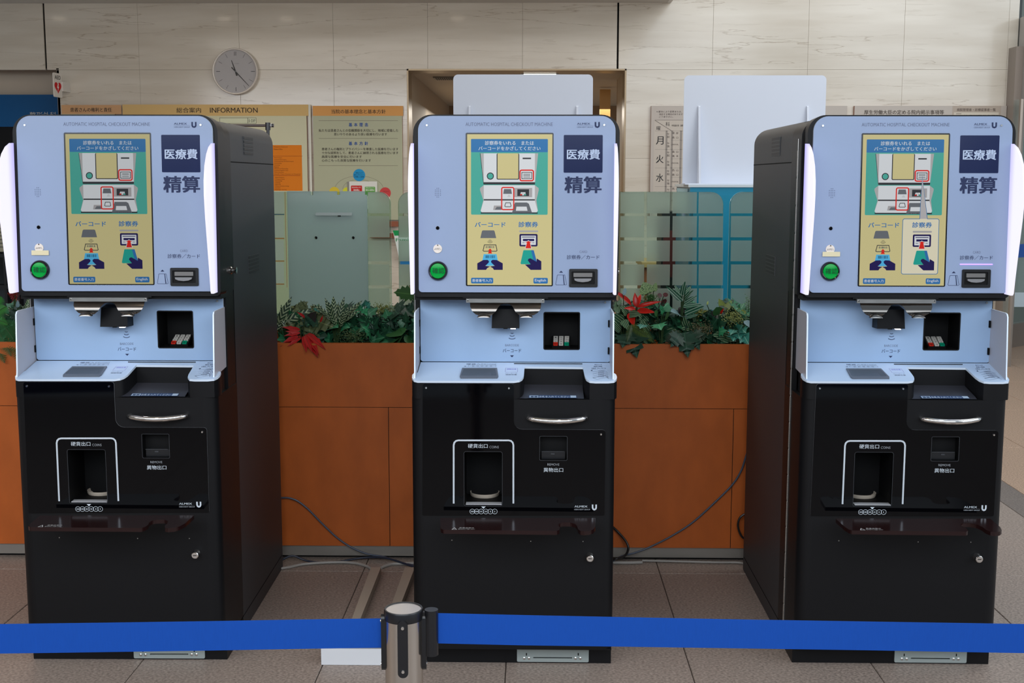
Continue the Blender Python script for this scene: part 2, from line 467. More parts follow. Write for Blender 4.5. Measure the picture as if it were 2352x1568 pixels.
# low ceiling over the left part, with downlights
xe = wp.px(1538, 6)[0]
CEIL = mat('ceiling_white', (205, 202, 196), .7)
mb = MB().box((-7, -3.2, zc), (xe, WY, zc+.12), CEIL); mb.box((xe-.02, -3.2, zc-.003), (xe+.01, WY, zc+.9), mat('ceiling_fascia', (225, 224, 220), .6))
mb.build('ceiling', kind='structure')
EM = mat('downlight_lens', (255, 240, 220), .5, emit=(255, 236, 212), es=7)
zd = zc-CAM.z
DL = [(-2.98*zd, 5.35), (-2.98*zd, 3.9), (-2.98*zd, 2.3), (-2.98*zd, .7), (-1.94*zd, 5.35), (-1.55*zd, 5.35), (-.476*zd, 5.35), (-1.2*zd, .9), (-1.2*zd, -1.2), (-2.98*zd, -1.2), (0.2, -1.2)]
dl0 = None
for k, (x, y) in enumerate(DL):
    if dl0 is None:
        o = dl0 = thing('downlight', 'round warm downlight recessed in the low ceiling', 'downlight', (x, y, zc), 'downlights of the low ceiling')
        MB().lathe((0, 0, -.006), (0, 0, 1), [(.085, 0), (.085, .004), (.062, .005)], CEIL, 24).build('rim', parent=o)
        MB().lathe((0, 0, -.007), (0, 0, 1), [(.06, 0), (.06, .002)], EM, 24).build('lens', parent=o)
    else:
        o = copy_tree(dl0); o.location = (x, y, zc)
    l = bpy.data.lights.new('downlight_lamp', 'SPOT'); l.energy = 6; l.color = (1, .82, .6); l.spot_size = 2.0; l.spot_blend = .6; l.shadow_soft_size = .06
    lo = bpy.data.objects.new('downlight_lamp', l); COL.objects.link(lo); lo.location = (x, y, zc-.03)

# the rest of the room, outside the frame
RW = mat('room_wall', (120, 112, 104), .7)
MB().box((-7.1, -9.6, 0), (-7, 11, 4.6), RW).build('wall_left', kind='structure')
MB().box((-7, -9.7, 0), (7.5, -9.6, 2.7), mat('rear_wall_dark', (48, 44, 42), .6)).build('wall_front', kind='structure')

# revolving door drum at the far right
DR = 1.5
_g = Plane((0, 0, 0), (0, 1, 0)); _p = _g.px(2306, 840); DX, DY = _p[0]+DR, _p[1]
drum = thing('revolving_door', 'curved glass revolving door with metal posts at the right edge of the photo', 'revolving door', (DX, DY, 0))
GLZ = mat('door_glass', (150, 170, 162), .04, spec=.5, alpha=.3)
POST = mat('door_post_metal', (158, 148, 138), .35, metal=.6)
def arc(r, a0, a1, z0, z1, m, th=.012, n=24):
    mb = MB(); vs = []; fs = []
    for k in range(n+1):
        a = math.radians(a0+(a1-a0)*k/n)
        for (rr, z) in ((r, z0), (r, z1), (r+th, z1), (r+th, z0)):
            vs.append((rr*math.cos(a), rr*math.sin(a), z))
    for k in range(n):
        for j in range(4):
            fs.append((k*4+j, k*4+(j+1) % 4, k*4+4+(j+1) % 4, k*4+4+j))
    fs += [(0, 3, 2, 1), (n*4, n*4+1, n*4+2, n*4+3)]
    return mb.add(vs, fs, m)
pd = WP(DY)
zh = pd.P(*pd.px(2340, 228)).z
arc(DR-.03, 60, 181, .0, .2, mat('door_plinth', (150, 138, 128), .35, metal=.5), .06).build('plinth', parent=drum)
arc(DR-.01, 60, 181, .2, zh, GLZ).build('glass_wall', parent=drum)
arc(DR-.10, 0, 359, zh, zh+.62, mat('door_canopy', (176, 170, 164), .4), .05, 48).build('canopy', parent=drum)
for a in (181, 172, 160, 140, 110, 80, 262, 300):
    x, y = (DR-.02)*math.cos(math.radians(a)), (DR-.02)*math.sin(math.radians(a))
    MB().tube([(x, y, 0), (x, y, zh)], .022, POST, 8).build('post', parent=drum)
MB().box((-DR+.4, -.02, .02), (DR-.4, .02, zh), GLZ).build('door_leaf', parent=drum)
arc(DR-.014, 120, 178, pd.P(*pd.px(2345, 612)).z, pd.P(*pd.px(2345, 578)).z, mat('blue_band', (20, 96, 196), .4), .004).build('blue_stripe', parent=drum)
pc = WP(6.1); u0 = pc.px(2324, 200)[0]
MB().box((u0, 6.05, 0), (u0+.07, 6.4, pc.P(*pc.px(2335, 108)).z), mat('column_metal', (150, 138, 128), .4)).build('pillar_right', kind='structure')
mb = MB().box((-1, 12.2, 0), (12, 12.3, 5), mat('far_lobby_wall', (150, 156, 146), .7))
for k in range(5): mb.box((5+k*.9, 12.1, 0), (5.06+k*.9, 12.2, 5), mat('far_frame', (90, 92, 90), .5))
mb.build('wall_right_far', kind='structure')

# ------------------------------------------------------------------ the checkout kiosk (built once, then copied)
FM = (-.0556, 0, 0)
PF = Plane((0, 0, 0), (0, 0, 1), FM)
PU = Plane((0, .0627, 1.0928), (0, .0209, .4972), FM)
PP = Plane((0, .15, 0), (0, 0, 1), FM)
PC = Plane((0, 0, .8496), (0, .15, .031), FM)
PH = Plane((0, 0, .469), (0, 1, 0), FM)
Q = 4.704
A, B, Cc, D = 150, 400, 660, 940
def q(oy, *xy): return [(940+xy[i]/Q, oy+xy[i+1]/Q) for i in range(0, len(xy), 2)]
def qr(oy, x0, y0, x1, y1): return (940+x0/Q, oy+y0/Q, 940+x1/Q, oy+y1/Q)
def ip(mb, pl, oy, w, m, *xy): mb.ink(pl, ppoly(pl, q(oy, *xy), w), w, m)
def ir(mb, pl, oy, w, m, x0, y0, x1, y1, r=0): mb.ink(pl, prect(pl, *qr(oy, x0, y0, x1, y1), r/Q, w, 4), w, m)
def ist(mb, pl, oy, w, m, wd, *xy, closed=False):
    k = .001172*wd/Q
    mb.stroke(pl, ppoly(pl, q(oy, *xy), w), k, w, m, closed)
def icirc(mb, pl, oy, w, m, x, y, r, n=20):
    c = pl.px(*q(oy, x, y)[0], w); mb.ink(pl, circ(c, r/Q*.00119, n), w, m)
def iring(mb, pl, oy, w, m, x, y, r, wd, n=20, a0=0, a1=360):
    c = pl.px(*q(oy, x, y)[0], w); pts = circ(c, r/Q*.00119, n, None, a0, a1)
    mb.stroke(pl, pts, wd/Q*.00119, w, m, a1-a0 >= 360)
def itx(mb, pl, oy, w, m, body, x0, y0, x1, y1, bold=0): mb.text(pl, body, qr(oy, x0, y0, x1, y1), w, m, bold)
def rstroke(mb, pl, oy, w, m, wd, x0, y0, x1, y1, r):
    mb.stroke(pl, prect(pl, *qr(oy, x0, y0, x1, y1), r/Q, w, 4), .00119*wd/Q, w, m, True)

root = thing('payment_kiosk', 'black and pale blue payment kiosk in the middle, between the other two', 'kiosk', (FM[0], 0, 0), 'hospital checkout kiosks')
KR = root
HW = .290
def pb_(mb, name, parent=None, **k): return mb.build(name, parent=parent or KR, **k)

# cabinet: round-shouldered box running back
PB = Plane((0, .262, 0), (0, 0, 1), FM)
cab = pb_(MB().plate(PB, [rrect(-HW+.002, .0, HW-.002, 1.586, (.004, .004, .055, .055), 8)], -.653, .0, CHAR), 'cabinet')
for sx in (-1, 1):     # seams on each flank
    x = sx*(HW-.0018); mb = MB()
    mb.box((x-.0006, .19, 1.4625), (x+.0006, .913, 1.4655), LINE)
    mb.box((x-.0006, .2605, .0), (x+.0006, .2625, 1.54), LINE)
    mb.box((x-.0006, .2, .052), (x+.0006, .9, .054), LINE)
    mb.build('seam', parent=cab)
def vent(x, y0, y1, z0, z1):
    g = MB(); s = 1 if x > 0 else -1
    g.box((x-.002, y0, z0), (x+.0008, y1, z1), mat('vent_recess', (70, 72, 74), .5))
    v = g.build('vent', parent=KR)
    for k in range(5):
        a = z0+(z1-z0)*k/5
        mb = MB(); mb.box((x-.001, y0+.002, a+.0022), (x+.0022*s, y1-.002, a+(z1-z0)/5-.0016), mat('vent_slat', (28, 29, 31), .5)); mb.build('slat', parent=v)
for x in (-HW+.002, HW-.002):
    vent(x, .45, .585, 1.488, 1.546); vent(x, .475, .63, 1.110, 1.170)

# upper housing (leans back a little)
sh = prect(PU, 948.5, 263, 1420, 683, (12, 12, 42, 42), 0, 9)
mb = MB().plate(PU, [sh], -.075, 0, BLACK)
pb_(mb, 'upper_housing', smooth=50)
def sect(y0, y1, z0, z1, m=BLACK, hw=HW, r=.0):
    return Plane((0, y0, 0), (0, 0, 1), FM), rrect(-hw, z0, hw, z1, (0, 0, r, r), 8), y1
pl, lo, y1 = sect(.13, .262, 1.082, 1.583, r=.05)
pb_(MB().plate(pl, [lo], -(.262-.13), 0, BLACK), 'housing_back', smooth=50)
# front panel
fr = prect(PU, 960, 266, 1410.5, 672, (8, 8, 33, 33), .009, 9)
pb_(MB().plate(PU, [fr], .001, .009, WHITE, WEDGE), 'front_panel')
U1 = .0094
g = MB()
itx(g, PU, A, U1, INK, 'AUTOMATIC HOSPITAL CHECKOUT MACHINE', 608, 617, 1550, 655, -.008)
itx(g, PU, A, U1, NAVY, 'ALMEX', 1813, 620, 1955, 642, .01)
itx(g, PU, A, U1, NAVY, 'USEN-NEXT GROUP', 1813, 662, 1985, 674, .0)
ir(g, PU, A, U1, INK, 1813, 650, 1988, 652)
ist(g, PU, A, U1, NAVY, 18, 2012, 612, 2012, 650, 2017, 662, 2032, 668, 2046, 662, 2051, 650, 2051, 612)
itx(g, PU, A, U1, NAVY, '精算', 1678, 1197, 2078, 1383, .028)
itx(g, PU, B, U1, INK, 'CARD', 1840, 825, 1923, 851, -.01)
itx(g, PU, B, U1, NAVY, '診察券／カード', 1702, 872, 2055, 920, .008)
ip(g, PU, B, U1, NAVY, 1619, 1063, 1662, 1063, 1641, 1042)
ist(g, PU, B, U1, NAVY, 4, 1603, 1088, 1680, 1088, 1700, 1188, 1694, 1195, 1588, 1195, 1582, 1188, 1600, 1092, closed=True)
ip(g, PU, B, U1, NAVY, 1660, 1090, 1668, 1090, 1680, 1194, 1670, 1194)
pb_(g, 'lettering')
g = MB(); ir(g, PU, A, U1, mat('navy_film', (38, 46, 78), .12, spec=.12), 1670, 752, 2088, 1160, 10)
sq = pb_(g, 'navy_square')
g = MB(); itx(g, PU, A, U1+.0004, flat((176, 190, 214)), '医療費', 1703, 905, 2060, 1018, .02); g.build('lettering', parent=sq)
g = MB(); ym = [152, 171, 190, 209, 228, 247]
for r_, y in enumerate(ym):
    for x in ((300, 318) if r_ in (0, 5) else (281, 300, 318, 337)): icirc(g, PU, B, U1, flat((60, 68, 92)), x, y, 4.2, 8)
pb_(g, 'speaker_grille', kind='stuff')
g = MB(); c = PU.px(*q(B, 307, 580)[0], U1); g.lathe(PU.P(*c, .0085), PU.n, [(.0052, 0), (.0052, .002), (.0044, .0022), (.0040, .0012)], mat('lens_black', (8, 9, 14), .08)); pb_(g, 'camera_lens')
def screw(pl, oy, x, y, r=.0034, h=.004, w=.009, name='screw'):
    c = pl.px(*q(oy, x, y)[0], w); g = MB()
    g.lathe(pl.P(*c, w-.0005), pl.n, [(r, 0), (r, h*.6), (r*.75, h)], CHROME, 12)
    return pb_(g, name)
screw(PU, A, 190, 648); screw(PU, A, 2106, 645)
# round call tag and its stud
g = MB(); c = PU.px(*q(B, 307, 805)[0], U1)
g.lathe(PU.P(*c, .009), PU.n, [(.0125, 0), (.0125, .0022), (.0121, .0028)], mat('tag_white', (226, 216, 206), .45), 28); tg = pb_(g, 'call_tag', label='round white call tag')
g = MB(); itx(g, PU, B, .0124, flat((60, 54, 54)), 'よびだし', 272, 795, 345, 817, .01); g.build('lettering', parent=tg)
c = PU.px(*q(B, 307, 766)[0], .012); g = MB().lathe(PU.P(*c, .0115), PU.n, [(.0022, 0), (.0022, .0015), (.0015, .002)], CHROME, 10); g.build('screw', parent=tg)
# green confirm button
c = PU.px(*q(B, 311, 1043)[0], .009); bt = pb_(MB().lathe(PU.P(*c, .0088), PU.n, [(.0275, 0), (.0275, .004), (.0262, .009), (.0235, .012), (.0218, .011), (.0218, .006)], mat('bezel_gloss', (10, 10, 12), .1), 40), 'confirm_button')
MB().lathe(PU.P(*c, .0088), PU.n, [(.0216, 0), (.0216, .009), (.0205, .0105), (.012, .0115), (0.0001, .0118)], mat('green_lens', (0, 140, 54), .15, spec=.3, emit=(0, 190, 70), es=.10), 40).build('green_cap', parent=bt, label='glowing green cap')
g = MB(); itx(g, PU, B, .0222, flat((4, 60, 36)), '確認', 250, 1012, 379, 1072, .0); g.build('lettering', parent=bt)
# card slot
g = MB(); sf = prect(PU, *qr(B, 1728, 1022, 2034, 1220), 3, .011); sg = prect(PU, *qr(B, 1752, 1050, 2004, 1188), 2, .011)
g.plate(PU, [sf, sg], .009, .0125, mat('slot_frame', (18, 18, 21), .3)); ir(g, PU, B, .0096, DARK, 1745, 1045, 2010, 1195); cs = pb_(g, 'card_slot')
SILV = mat('silver_plastic', (120, 118, 116), .3, metal=.3)
g = MB()
g.plate(PU, [prect(PU, *qr(B, 1775, 1066, 1978, 1110), 1, .012)], .009, .012, SILV)
g.plate(PU, [ppoly(PU, q(B, 1782, 1126, 1968, 1126, 1962, 1146, 1930, 1160, 1875, 1166, 1820, 1160, 1787, 1146), .014)], .009, .017, mat('silver_lip', (150, 150, 152), .25, metal=.4))
g.build('card_mouth', parent=cs)
# screen
g = MB(); so = prect(PU, 1069.7, 304.8, 1269.8, 657, 3, .0095); si = prect(PU, 1073, 308.2, 1267, 654.8, 1, .0095)
g.plate(PU, [so, si], .008, .0102, mat('bezel_black', (14, 14, 16), .2)); scr = pb_(g, 'screen')
W0 = .0094; dz = .00016
YEL = lit((203, 193, 140)); TEAL = lit((78, 168, 154)); HB = lit((54, 116, 172)); LW = lit((212, 216, 220)); LG = lit((172, 172, 172)); LD = lit((58, 60, 64)); RED = lit((214, 44, 36)); NV = lit((40, 34, 84)); SKY = lit((84, 178, 224)); BLU = lit((52, 112, 172)); GR = lit((104, 108, 114)); LIL = lit((166, 164, 166)); CARD = lit((40, 160, 146))
g = MB(); L = lambda k: W0+dz*k
g.ink(PU, si, L(0), YEL)
a = PU.px(*q(A, 667, 795)[0], L(1)); b_ = PU.px(*q(B, 1495, 438)[0], L(1)); g.ink(PU, rrect(a[0], b_[1], b_[0], a[1], .003), L(1), TEAL)
ir(g, PU, A, L(2), HB, 667, 795, 1497, 938, 8)
itx(g, PU, A, L(3), LW, '診察券をいれる　または', 818, 815, 1347, 862, .012); itx(g, PU, A, L(3), LW, 'バーコードをかざしてください', 748, 874, 1418, 919, .012)
ip(g, PU, A, L(2), LG, 768, 950, 1393, 950, 1358, 1285, 803, 1285)
ip(g, PU, A, L(2), LD, 764, 950, 770, 950, 806, 1285, 801, 1285)
ir(g, PU, A, L(3), LW, 805, 950, 1357, 1262)
ir(g, PU, A, L(4), LD, 944, 950, 1188, 1234, 14); ir(g, PU, A, L(5), YEL, 954, 950, 1178, 1225, 8)
ir(g, PU, A, L(4), LD, 1225, 997, 1316, 1013)
icirc(g, PU, A, L(4), LD, 876, 1196, 40); icirc(g, PU, A, L(5), TEAL, 876, 1196, 30)
ir(g, PU, A, L(4), LD, 1213, 1153, 1327, 1228, 4); ir(g, PU, A, L(5), LW, 1220, 1160, 1320, 1221, 2)
for yy in (1172, 1186, 1204): ir(g, PU, A, L(6), LD, 1232, yy, 1308, yy+6)
rstroke(g, PU, A, L(6), RED, 14, 1197, 1132, 1341, 1246, 18)
ip(g, PU, A, L(4), LD, 803, 1262, 1360, 1262, 1358, 1287, 806, 1287)
ip(g, PU, B, L(2), LG, 805, 118, 1357, 118, 1398, 150, 1399, 170, 1374, 280, 1390, 395, 1376, 412, 784, 412, 770, 395, 800, 280, 764, 170, 765, 150)
ir(g, PU, B, L(3), LW, 805, 118, 1357, 270)
ip(g, PU, B, L(3), LW, 805, 284, 1357, 284, 1388, 395, 1376, 410, 784, 410, 772, 395)
ir(g, PU, B, L(4), LD, 805, 269, 1357, 284)
ir(g, PU, B, L(4), LD, 772, 412, 1388, 427)
ir(g, PU, B, L(4), LIL, 1130, 148, 1328, 248); ir(g, PU, B, L(5), LD, 1168, 162, 1294, 236)
for k in range(3): ip(g, PU, B, L(6), (RED, LW, TEAL)[k], 1200+k*21, 214, 1218+k*21, 214, 1216+k*21+k*3, 228, 1196+k*21+k*3, 228); ip(g, PU, B, L(6), LW, 1206+k*17, 194, 1221+k*17, 194, 1218+k*19, 213, 1201+k*19, 213)
ip(g, PU, B, L(4), GR, 1024, 160, 1100, 160, 1110, 212, 1015, 212)
for k, (yy, ww) in enumerate(((225, 10), (233, 14), (241, 18))): ir(g, PU, B, L(4), LIL, 1078-ww, yy, 1078+ww, yy+3)
ip(g, PU, B, L(4), LIL, 915, 338, 1000, 338, 1000, 387, 906, 387); ip(g, PU, B, L(5), GR, 945, 352, 1000, 352, 1000, 382, 925, 382)
ip(g, PU, B, L(4), GR, 1142, 305, 1270, 305, 1292, 318, 1330, 425, 1108, 425); ip(g, PU, B, L(5), LW, 1158, 350, 1268, 350, 1278, 395, 1152, 395)
ist(g, PU, B, L(5), LD, 7, 1042, 308, 1092, 308, 1100, 345, 1094, 351, 1040, 351, 1032, 345, closed=True)
rstroke(g, PU, B, L(6), RED, 13, 999, 143, 1129, 382, 16)
itx(g, PU, B, L(2), BLU, 'バーコード', 708, 516, 1040, 572, .02); itx(g, PU, B, L(4), BLU, '診察券', 1180, 512, 1392, 573, .02)
ip(g, PU, B, L(2), GR, 795, 606, 913, 606, 922, 615, 940, 690, 768, 690, 785, 615)
for k, (r_, yy) in enumerate(((12, 700), (22, 704), (32, 708))): iring(g, PU, B, L(2), LD, 873, yy, r_+2, 4, 9, 215, 325)
ist(g, PU, B, L(2), LD, 8, 812, 763, 936, 763, 948, 825, 940, 831, 805, 831, 797, 825, closed=True)
random.seed(3)
for (x0, x1, y0, y1) in ((824, 920, 775, 797), (822, 926, 876, 906)):
    x = x0
    while x < x1:
        w_ = random.choice((2, 3, 5)); ir(g, PU, B, L(5), lit((24, 60, 90)), x, y0, x+w_, y1); x += w_+random.choice((3, 4, 6))
ip(g, PU, B, L(4), RED, 850, 856, 864, 826, 850, 826, 873, 802, 896, 826, 882, 826, 895, 856)
ip(g, PU, B, L(3), SKY, 804, 863, 944, 863, 960, 955, 920, 988, 828, 988, 785, 955)
for s in (1, -1):
    pts = [735, 1033, 735, 962, 800, 926, 845, 924, 862, 938, 858, 955, 822, 990, 873, 996, 842, 1014, 830, 1033]
    if s < 0: pts = [2*872.5-v if i % 2 == 0 else v for i, v in enumerate(pts)]
    ip(g, PU, B, L(5), NV, *pts)
ir(g, PU, B, L(4), LIL, 1187, 607, 1393, 626, 9)
ir(g, PU, B, L(4), NV, 1190, 645, 1386, 780, 14); ir(g, PU, B, L(5), LW, 1208, 663, 1368, 763, 4)
ir(g, PU, B, L(6), NV, 1218, 675, 1358, 683); ir(g, PU, B, L(6), NV, 1228, 698, 1350, 722); ir(g, PU, B, L(6), NV, 1222, 738, 1352, 743)
ip(g, PU, B, L(7), LW, 1248, 804, 1266, 744, 1242, 744, 1288, 712, 1333, 744, 1308, 744, 1326, 804)
ip(g, PU, B, L(8), RED, 1256, 800, 1272, 738, 1252, 738, 1288, 720, 1324, 738, 1304, 738, 1318, 800)
ip(g, PU, B, L(4), CARD, 1238, 820, 1345, 820, 1378, 945, 1310, 972, 1210, 972, 1202, 962, 1232, 826)
ip(g, PU, B, L(5), BLU, 1316, 820, 1345, 820, 1380, 950, 1348, 955)
ip(g, PU, B, L(6), NV, 1280, 930, 1290, 912, 1310, 908, 1376, 946, 1378, 910, 1427, 940, 1427, 1033, 1312, 1033, 1250, 976, 1312, 972)
ir(g, PU, B, L(2), BLU, 668, 1118, 907, 1180, 12); itx(g, PU, B, L(3), LW, '患者番号入力', 680, 1131, 890, 1164, .012)
ir(g, PU, B, L(2), BLU, 1342, 1119, 1497, 1181, 12); itx(g, PU, B, L(3), LW, 'English', 1357, 1131, 1478, 1168, .008)
disp = g.build('display_image', parent=scr)
# glowing side fins
FIN = bpy.data.materials.new('glowing_acrylic'); FIN.use_nodes = True; nt = FIN.node_tree; b = nt.nodes['Principled BSDF']
tc = nt.nodes.new('ShaderNodeTexCoord'); sx = nt.nodes.new('ShaderNodeSeparateXYZ'); nt.links.new(tc.outputs['Object'], sx.inputs[0])
rp = nt.nodes.new('ShaderNodeMapRange'); rp.inputs[1].default_value = .09; rp.inputs[2].default_value = .03; nt.links.new(sx.outputs['Y'], rp.inputs[0])
cr = nt.nodes.new('ShaderNodeValToRGB'); cr.color_ramp.elements[0].color = (.42, .38, .9, 1); cr.color_ramp.elements[1].color = (.9, .88, 1, 1); nt.links.new(rp.outputs[0], cr.inputs[0])
nt.links.new(cr.outputs[0], b.inputs['Emission Color']); b.inputs['Emission Strength'].default_value = 1.0; b.inputs['Base Color'].default_value = (.05, .05, .07, 1); b.inputs['Roughness'].default_value = .4
prof = [(.09, 1.092), (.016, 1.092), (.010, 1.098), (.004, 1.14), (-.012, 1.233), (-.026, 1.31), (-.032, 1.37), (-.029, 1.41), (-.016, 1.45), (.008, 1.482), (.035, 1.502), (.065, 1.513), (.09, 1.514)]
for s in (-1, 1):
    p = Plane((s*.2835+(-.004 if s > 0 else 0)+(.0075 if s > 0 else 0)-.002, 0, 0), (0, 0, 1), FM, ex=(0, -1, 0))
    mb = MB(); pr = [(-y, z) for y, z in prof]
    mb.plate(p, [pr], -.0035, .0035, FIN)
    pb_(mb, 'light_fin', smooth=30)

# middle panel with keypad recess
mo = prect(PP, *qr(Cc, 118, 106, 2171, 806), 6); ko = prect(PP, *qr(Cc, 1456, 269, 1838, 670), 3)
pb_(MB().plate(PP, [mo, ko], -.006, 0, WHITE3, WEDGE), 'middle_panel')
pb_(MB().box((-HW+.002, .16, .79), (-.276, .262, 1.085), BLACK).box((.276, .16, .79), (HW-.002, .262, 1.085), BLACK).box((-.276, .255, .79), (.276, .262, 1.085), BLACK), 'middle_housing')
pb_(MB().plate(PP, [prect(PP, 958, 672, 1412, 684.5, 0)], -.02, .07, BLACK), 'housing_underside')
k0 = PP.px(*q(Cc, 1456, 670)[0]); k1 = PP.px(*q(Cc, 1838, 269)[0])
kd = .098; PPK = Plane((0, .15, 0), (0, 0, 1), FM)
g = MB()
for lp_ in ([(k0[0], k0[1]), (k1[0], k0[1])], [(k1[0], k0[1]), (k1[0], k1[1])], [(k1[0], k1[1]), (k0[0], k1[1])], [(k0[0], k1[1]), (k0[0], k0[1])]):
    (xa, za), (xb, zb_) = lp_
    g.add([(xa, .15, za), (xb, .15, zb_), (xb, .15+kd, zb_), (xa, .15+kd, za)], [(0, 1, 2, 3)], DARK)
g.add([(k0[0], .15+kd, k0[1]), (k1[0], .15+kd, k0[1]), (k1[0], .15+kd, k1[1]), (k0[0], .15+kd, k1[1])], [(0, 1, 2, 3)], DARK)
rstroke(g, PP, Cc, .0008, BLACK, 12, 1456, 269, 1838, 670, 14)
kr = pb_(g, 'keypad_recess')
y0k = .185; zk0 = WP(y0k, FM).P(*WP(y0k, FM).px(*q(Cc, 1640, 624)[0])); zk1 = WP(.235, FM).P(*WP(.235, FM).px(*q(Cc, 1640, 528)[0]))
PK = Plane(zk0, (0, zk1.y-zk0.y, zk1.z-zk0.z), FM)
g = MB(); g.plate(PK, [prect(PK, *qr(Cc, 1540, 524, 1738, 630), 1)], -.012, 0, mat('keypad_base', (16, 16, 18), .4)); kp = pb_(g, 'keypad')
KM = (mat('key_grey', (196, 192, 184), .4), mat('key_red', (214, 46, 30), .4), mat('key_green', (0, 150, 112), .4))
ys = ((530, 547), (551, 568), (573, 591), (596, 622))
for r_ in range(4):
    for c_ in range(3):
        m = KM[0] if r_ < 3 or c_ == 1 else (KM[1] if c_ == 0 else KM[2])
        x0 = 1556+c_*60+(r_-3)*-1; x1 = x0+48
        g = MB(); g.plate(PK, [prect(PK, *qr(Cc, x0, ys[r_][0], x1, ys[r_][1]), .6, .002)], 0, .004, m)
        ch = (('1', '2', '3'), ('4', '5', '6'), ('7', '8', '9'), ('取消', '0', '訂正'))[r_][c_]
        hx = 14 if len(ch) > 1 else 7
        itx(g, PK, Cc, .0044, flat((20, 20, 22)), ch, (x0+x1)/2-hx, ys[r_][0]+4, (x0+x1)/2+hx, ys[r_][1]-4)
        g.build('key', parent=kp)
g = MB()
for k, (yy, r_) in enumerate(((484, 26), (506, 44), (528, 62))): iring(g, PP, Cc, .0005, NAVY, 1111, yy-r_*.45, r_, 7, 10, 232, 308)
itx(g, PP, Cc, .0005, INK, 'BARCODE', 1037, 612, 1183, 636, -.01); itx(g, PP, Cc, .0005, NAVY, 'バーコード', 1010, 660, 1210, 702, .008)
ip(g, PP, Cc, .0005, NAVY, 1088, 733, 1131, 733, 1110, 754)
pb_(g, 'lettering')
screw(PP, Cc, 2117, 160, w=0)
# barcode reader
g = MB(); u0, v0 = PP.px(*q(Cc, 890, 440)[0], .055); u1, v1 = PP.px(*q(Cc, 1190, 236)[0], .055)
rd = Plane((0, .15, 0), (0, 0, 1), FM)
ax, bx = u0, u1
RB = mat('reader_black', (13, 13, 16), .4, spec=.12)
vs = [(ax, .155, v0-.002), (bx, .155, v0-.002), (bx, .095, v0), (ax, .095, v0), (ax+.001, .155, v1+.005), (bx-.001, .155, v1+.005), (bx-.002, .104, v1), (ax+.002, .104, v1)]
g.add(vs, [(0, 1, 2, 3), (7, 6, 5, 4), (3, 2, 6, 7), (1, 0, 4, 5), (0, 3, 7, 4), (2, 1, 5, 6)], RB)
rdr = pb_(g, 'barcode_reader', smooth=20)
xm = PP.px(*q(Cc, 1123, 436)[0], .03)[0]
MB().box((xm-.007, .098, v0-.0028), (xm+.007, .112, v0-.0012), mat('reader_led', (255, 255, 255), .4, emit=(255, 240, 236), es=8)).build('reader_lamp', parent=rdr)
MB().box((xm-.028, .1, v0-.0026), (xm-.016, .11, v0-.0012), DARK).build('reader_window', parent=rdr)
# stainless hook holder below the upper housing
HPL = Plane((0, .060, 0), (0, 0, 1), FM)
g = MB(); g.plate(HPL, [prect(HPL, *qr(Cc, 615, 120, 1460, 164), 1)], -.01, .006, STEEL); hb = pb_(g, 'hook_holder')
for x in (633, 1443):
    c = HPL.px(*q(Cc, x, 140)[0], .006); MB().lathe(HPL.P(*c, .006), HPL.n, [(.0026, 0), (.0022, .0018)], CHROME, 10).build('screw', parent=hb)
g = MB(); g.plate(HPL, [prect(HPL, *qr(Cc, 580, 104, 1500, 124), 1)], -.03, -.004, BLACK); g.build('mount', parent=hb)
MIR = mat('mirror_steel', (104, 100, 96), .12, metal=1)
sil = q(Cc, 655, 164, 1425, 164, 1424, 205, 1412, 240, 1385, 272, 1345, 296, 1300, 302, 1205, 302, 1180, 288, 1150, 262, 1118, 205, 1090, 183, 1060, 176, 1020, 176, 992, 183, 962, 212, 930, 262, 900, 288, 878, 302, 760, 302, 715, 285, 680, 250, 660, 205)
lo = ppoly(HPL, sil, 0)
g = MB(); zt = HPL.px(*q(Cc, 700, 164)[0])[1]
loops = [Vector((p[0], p[1], 0)) for p in lo]
# subdivided curved sheet: strips in height
tr = geometry.tessellate_polygon([loops])
def bow(u, v):
    t = (zt-v)/.036; return HPL.P(u, v, -.002+.010*math.sin(max(0, min(1, t))*math.pi*.9)+.006*t*t)
g.add([bow(p.x, p.y) for p in loops], [tuple(t) for t in tr], MIR)
g.add([bow(p.x, p.y)+Vector((0, .0015, 0)) for p in loops], [tuple(reversed(t)) for t in tr], MIR)
g.build('hook_plate', parent=hb, smooth=60)
for x in (807, 1263):
    c = HPL.px(*q(Cc, x, 318)[0], .012); n_ = 12; vs = []; fs = []
    for i in range(7):
        a = math.pi/2*i/6
        for k in range(n_+1):
            t = math.pi*k/n_
            vs.append(HPL.P(c[0]+.0185*math.cos(t)*math.cos(a*0)*(1 if i < 6 else .95), c[1]+.0105*math.sin(t)*math.cos(a), c[1]*0+.016+.012*math.sin(a)))
    for i in range(6):
        for k in range(n_): fs.append((i*(n_+1)+k, i*(n_+1)+k+1, (i+1)*(n_+1)+k+1, (i+1)*(n_+1)+k))
    MB().add(vs, fs, mat('hook_chrome', (120, 118, 116), .15, metal=1)).build('hook', parent=hb, smooth=60)
# privacy wings
WING = mat('grey_white_acrylic', (178, 178, 186), .35, spec=.3)
for s in (-1, 1):
    p = Plane((s*.2795+(.003 if s > 0 else 0), 0, 0), (0, 0, 1), FM, ex=(0, -1, 0))
    pts = [(-.158, .862), (-.012, .853), (-.016, .872), (-.028, 1.030), (-.034, 1.038), (-.046, 1.040), (-.158, 1.040)]
    wg = pb_(MB().plate(p, [pts], -.002, .002, WING, WEDGE), 'privacy_wing')
    for z in (1.01, .93):
        MB().box((s*.2765-.002, .143, z-.024), (s*.2765+.002, .153, z-.004), LINE).build('clip', parent=wg)

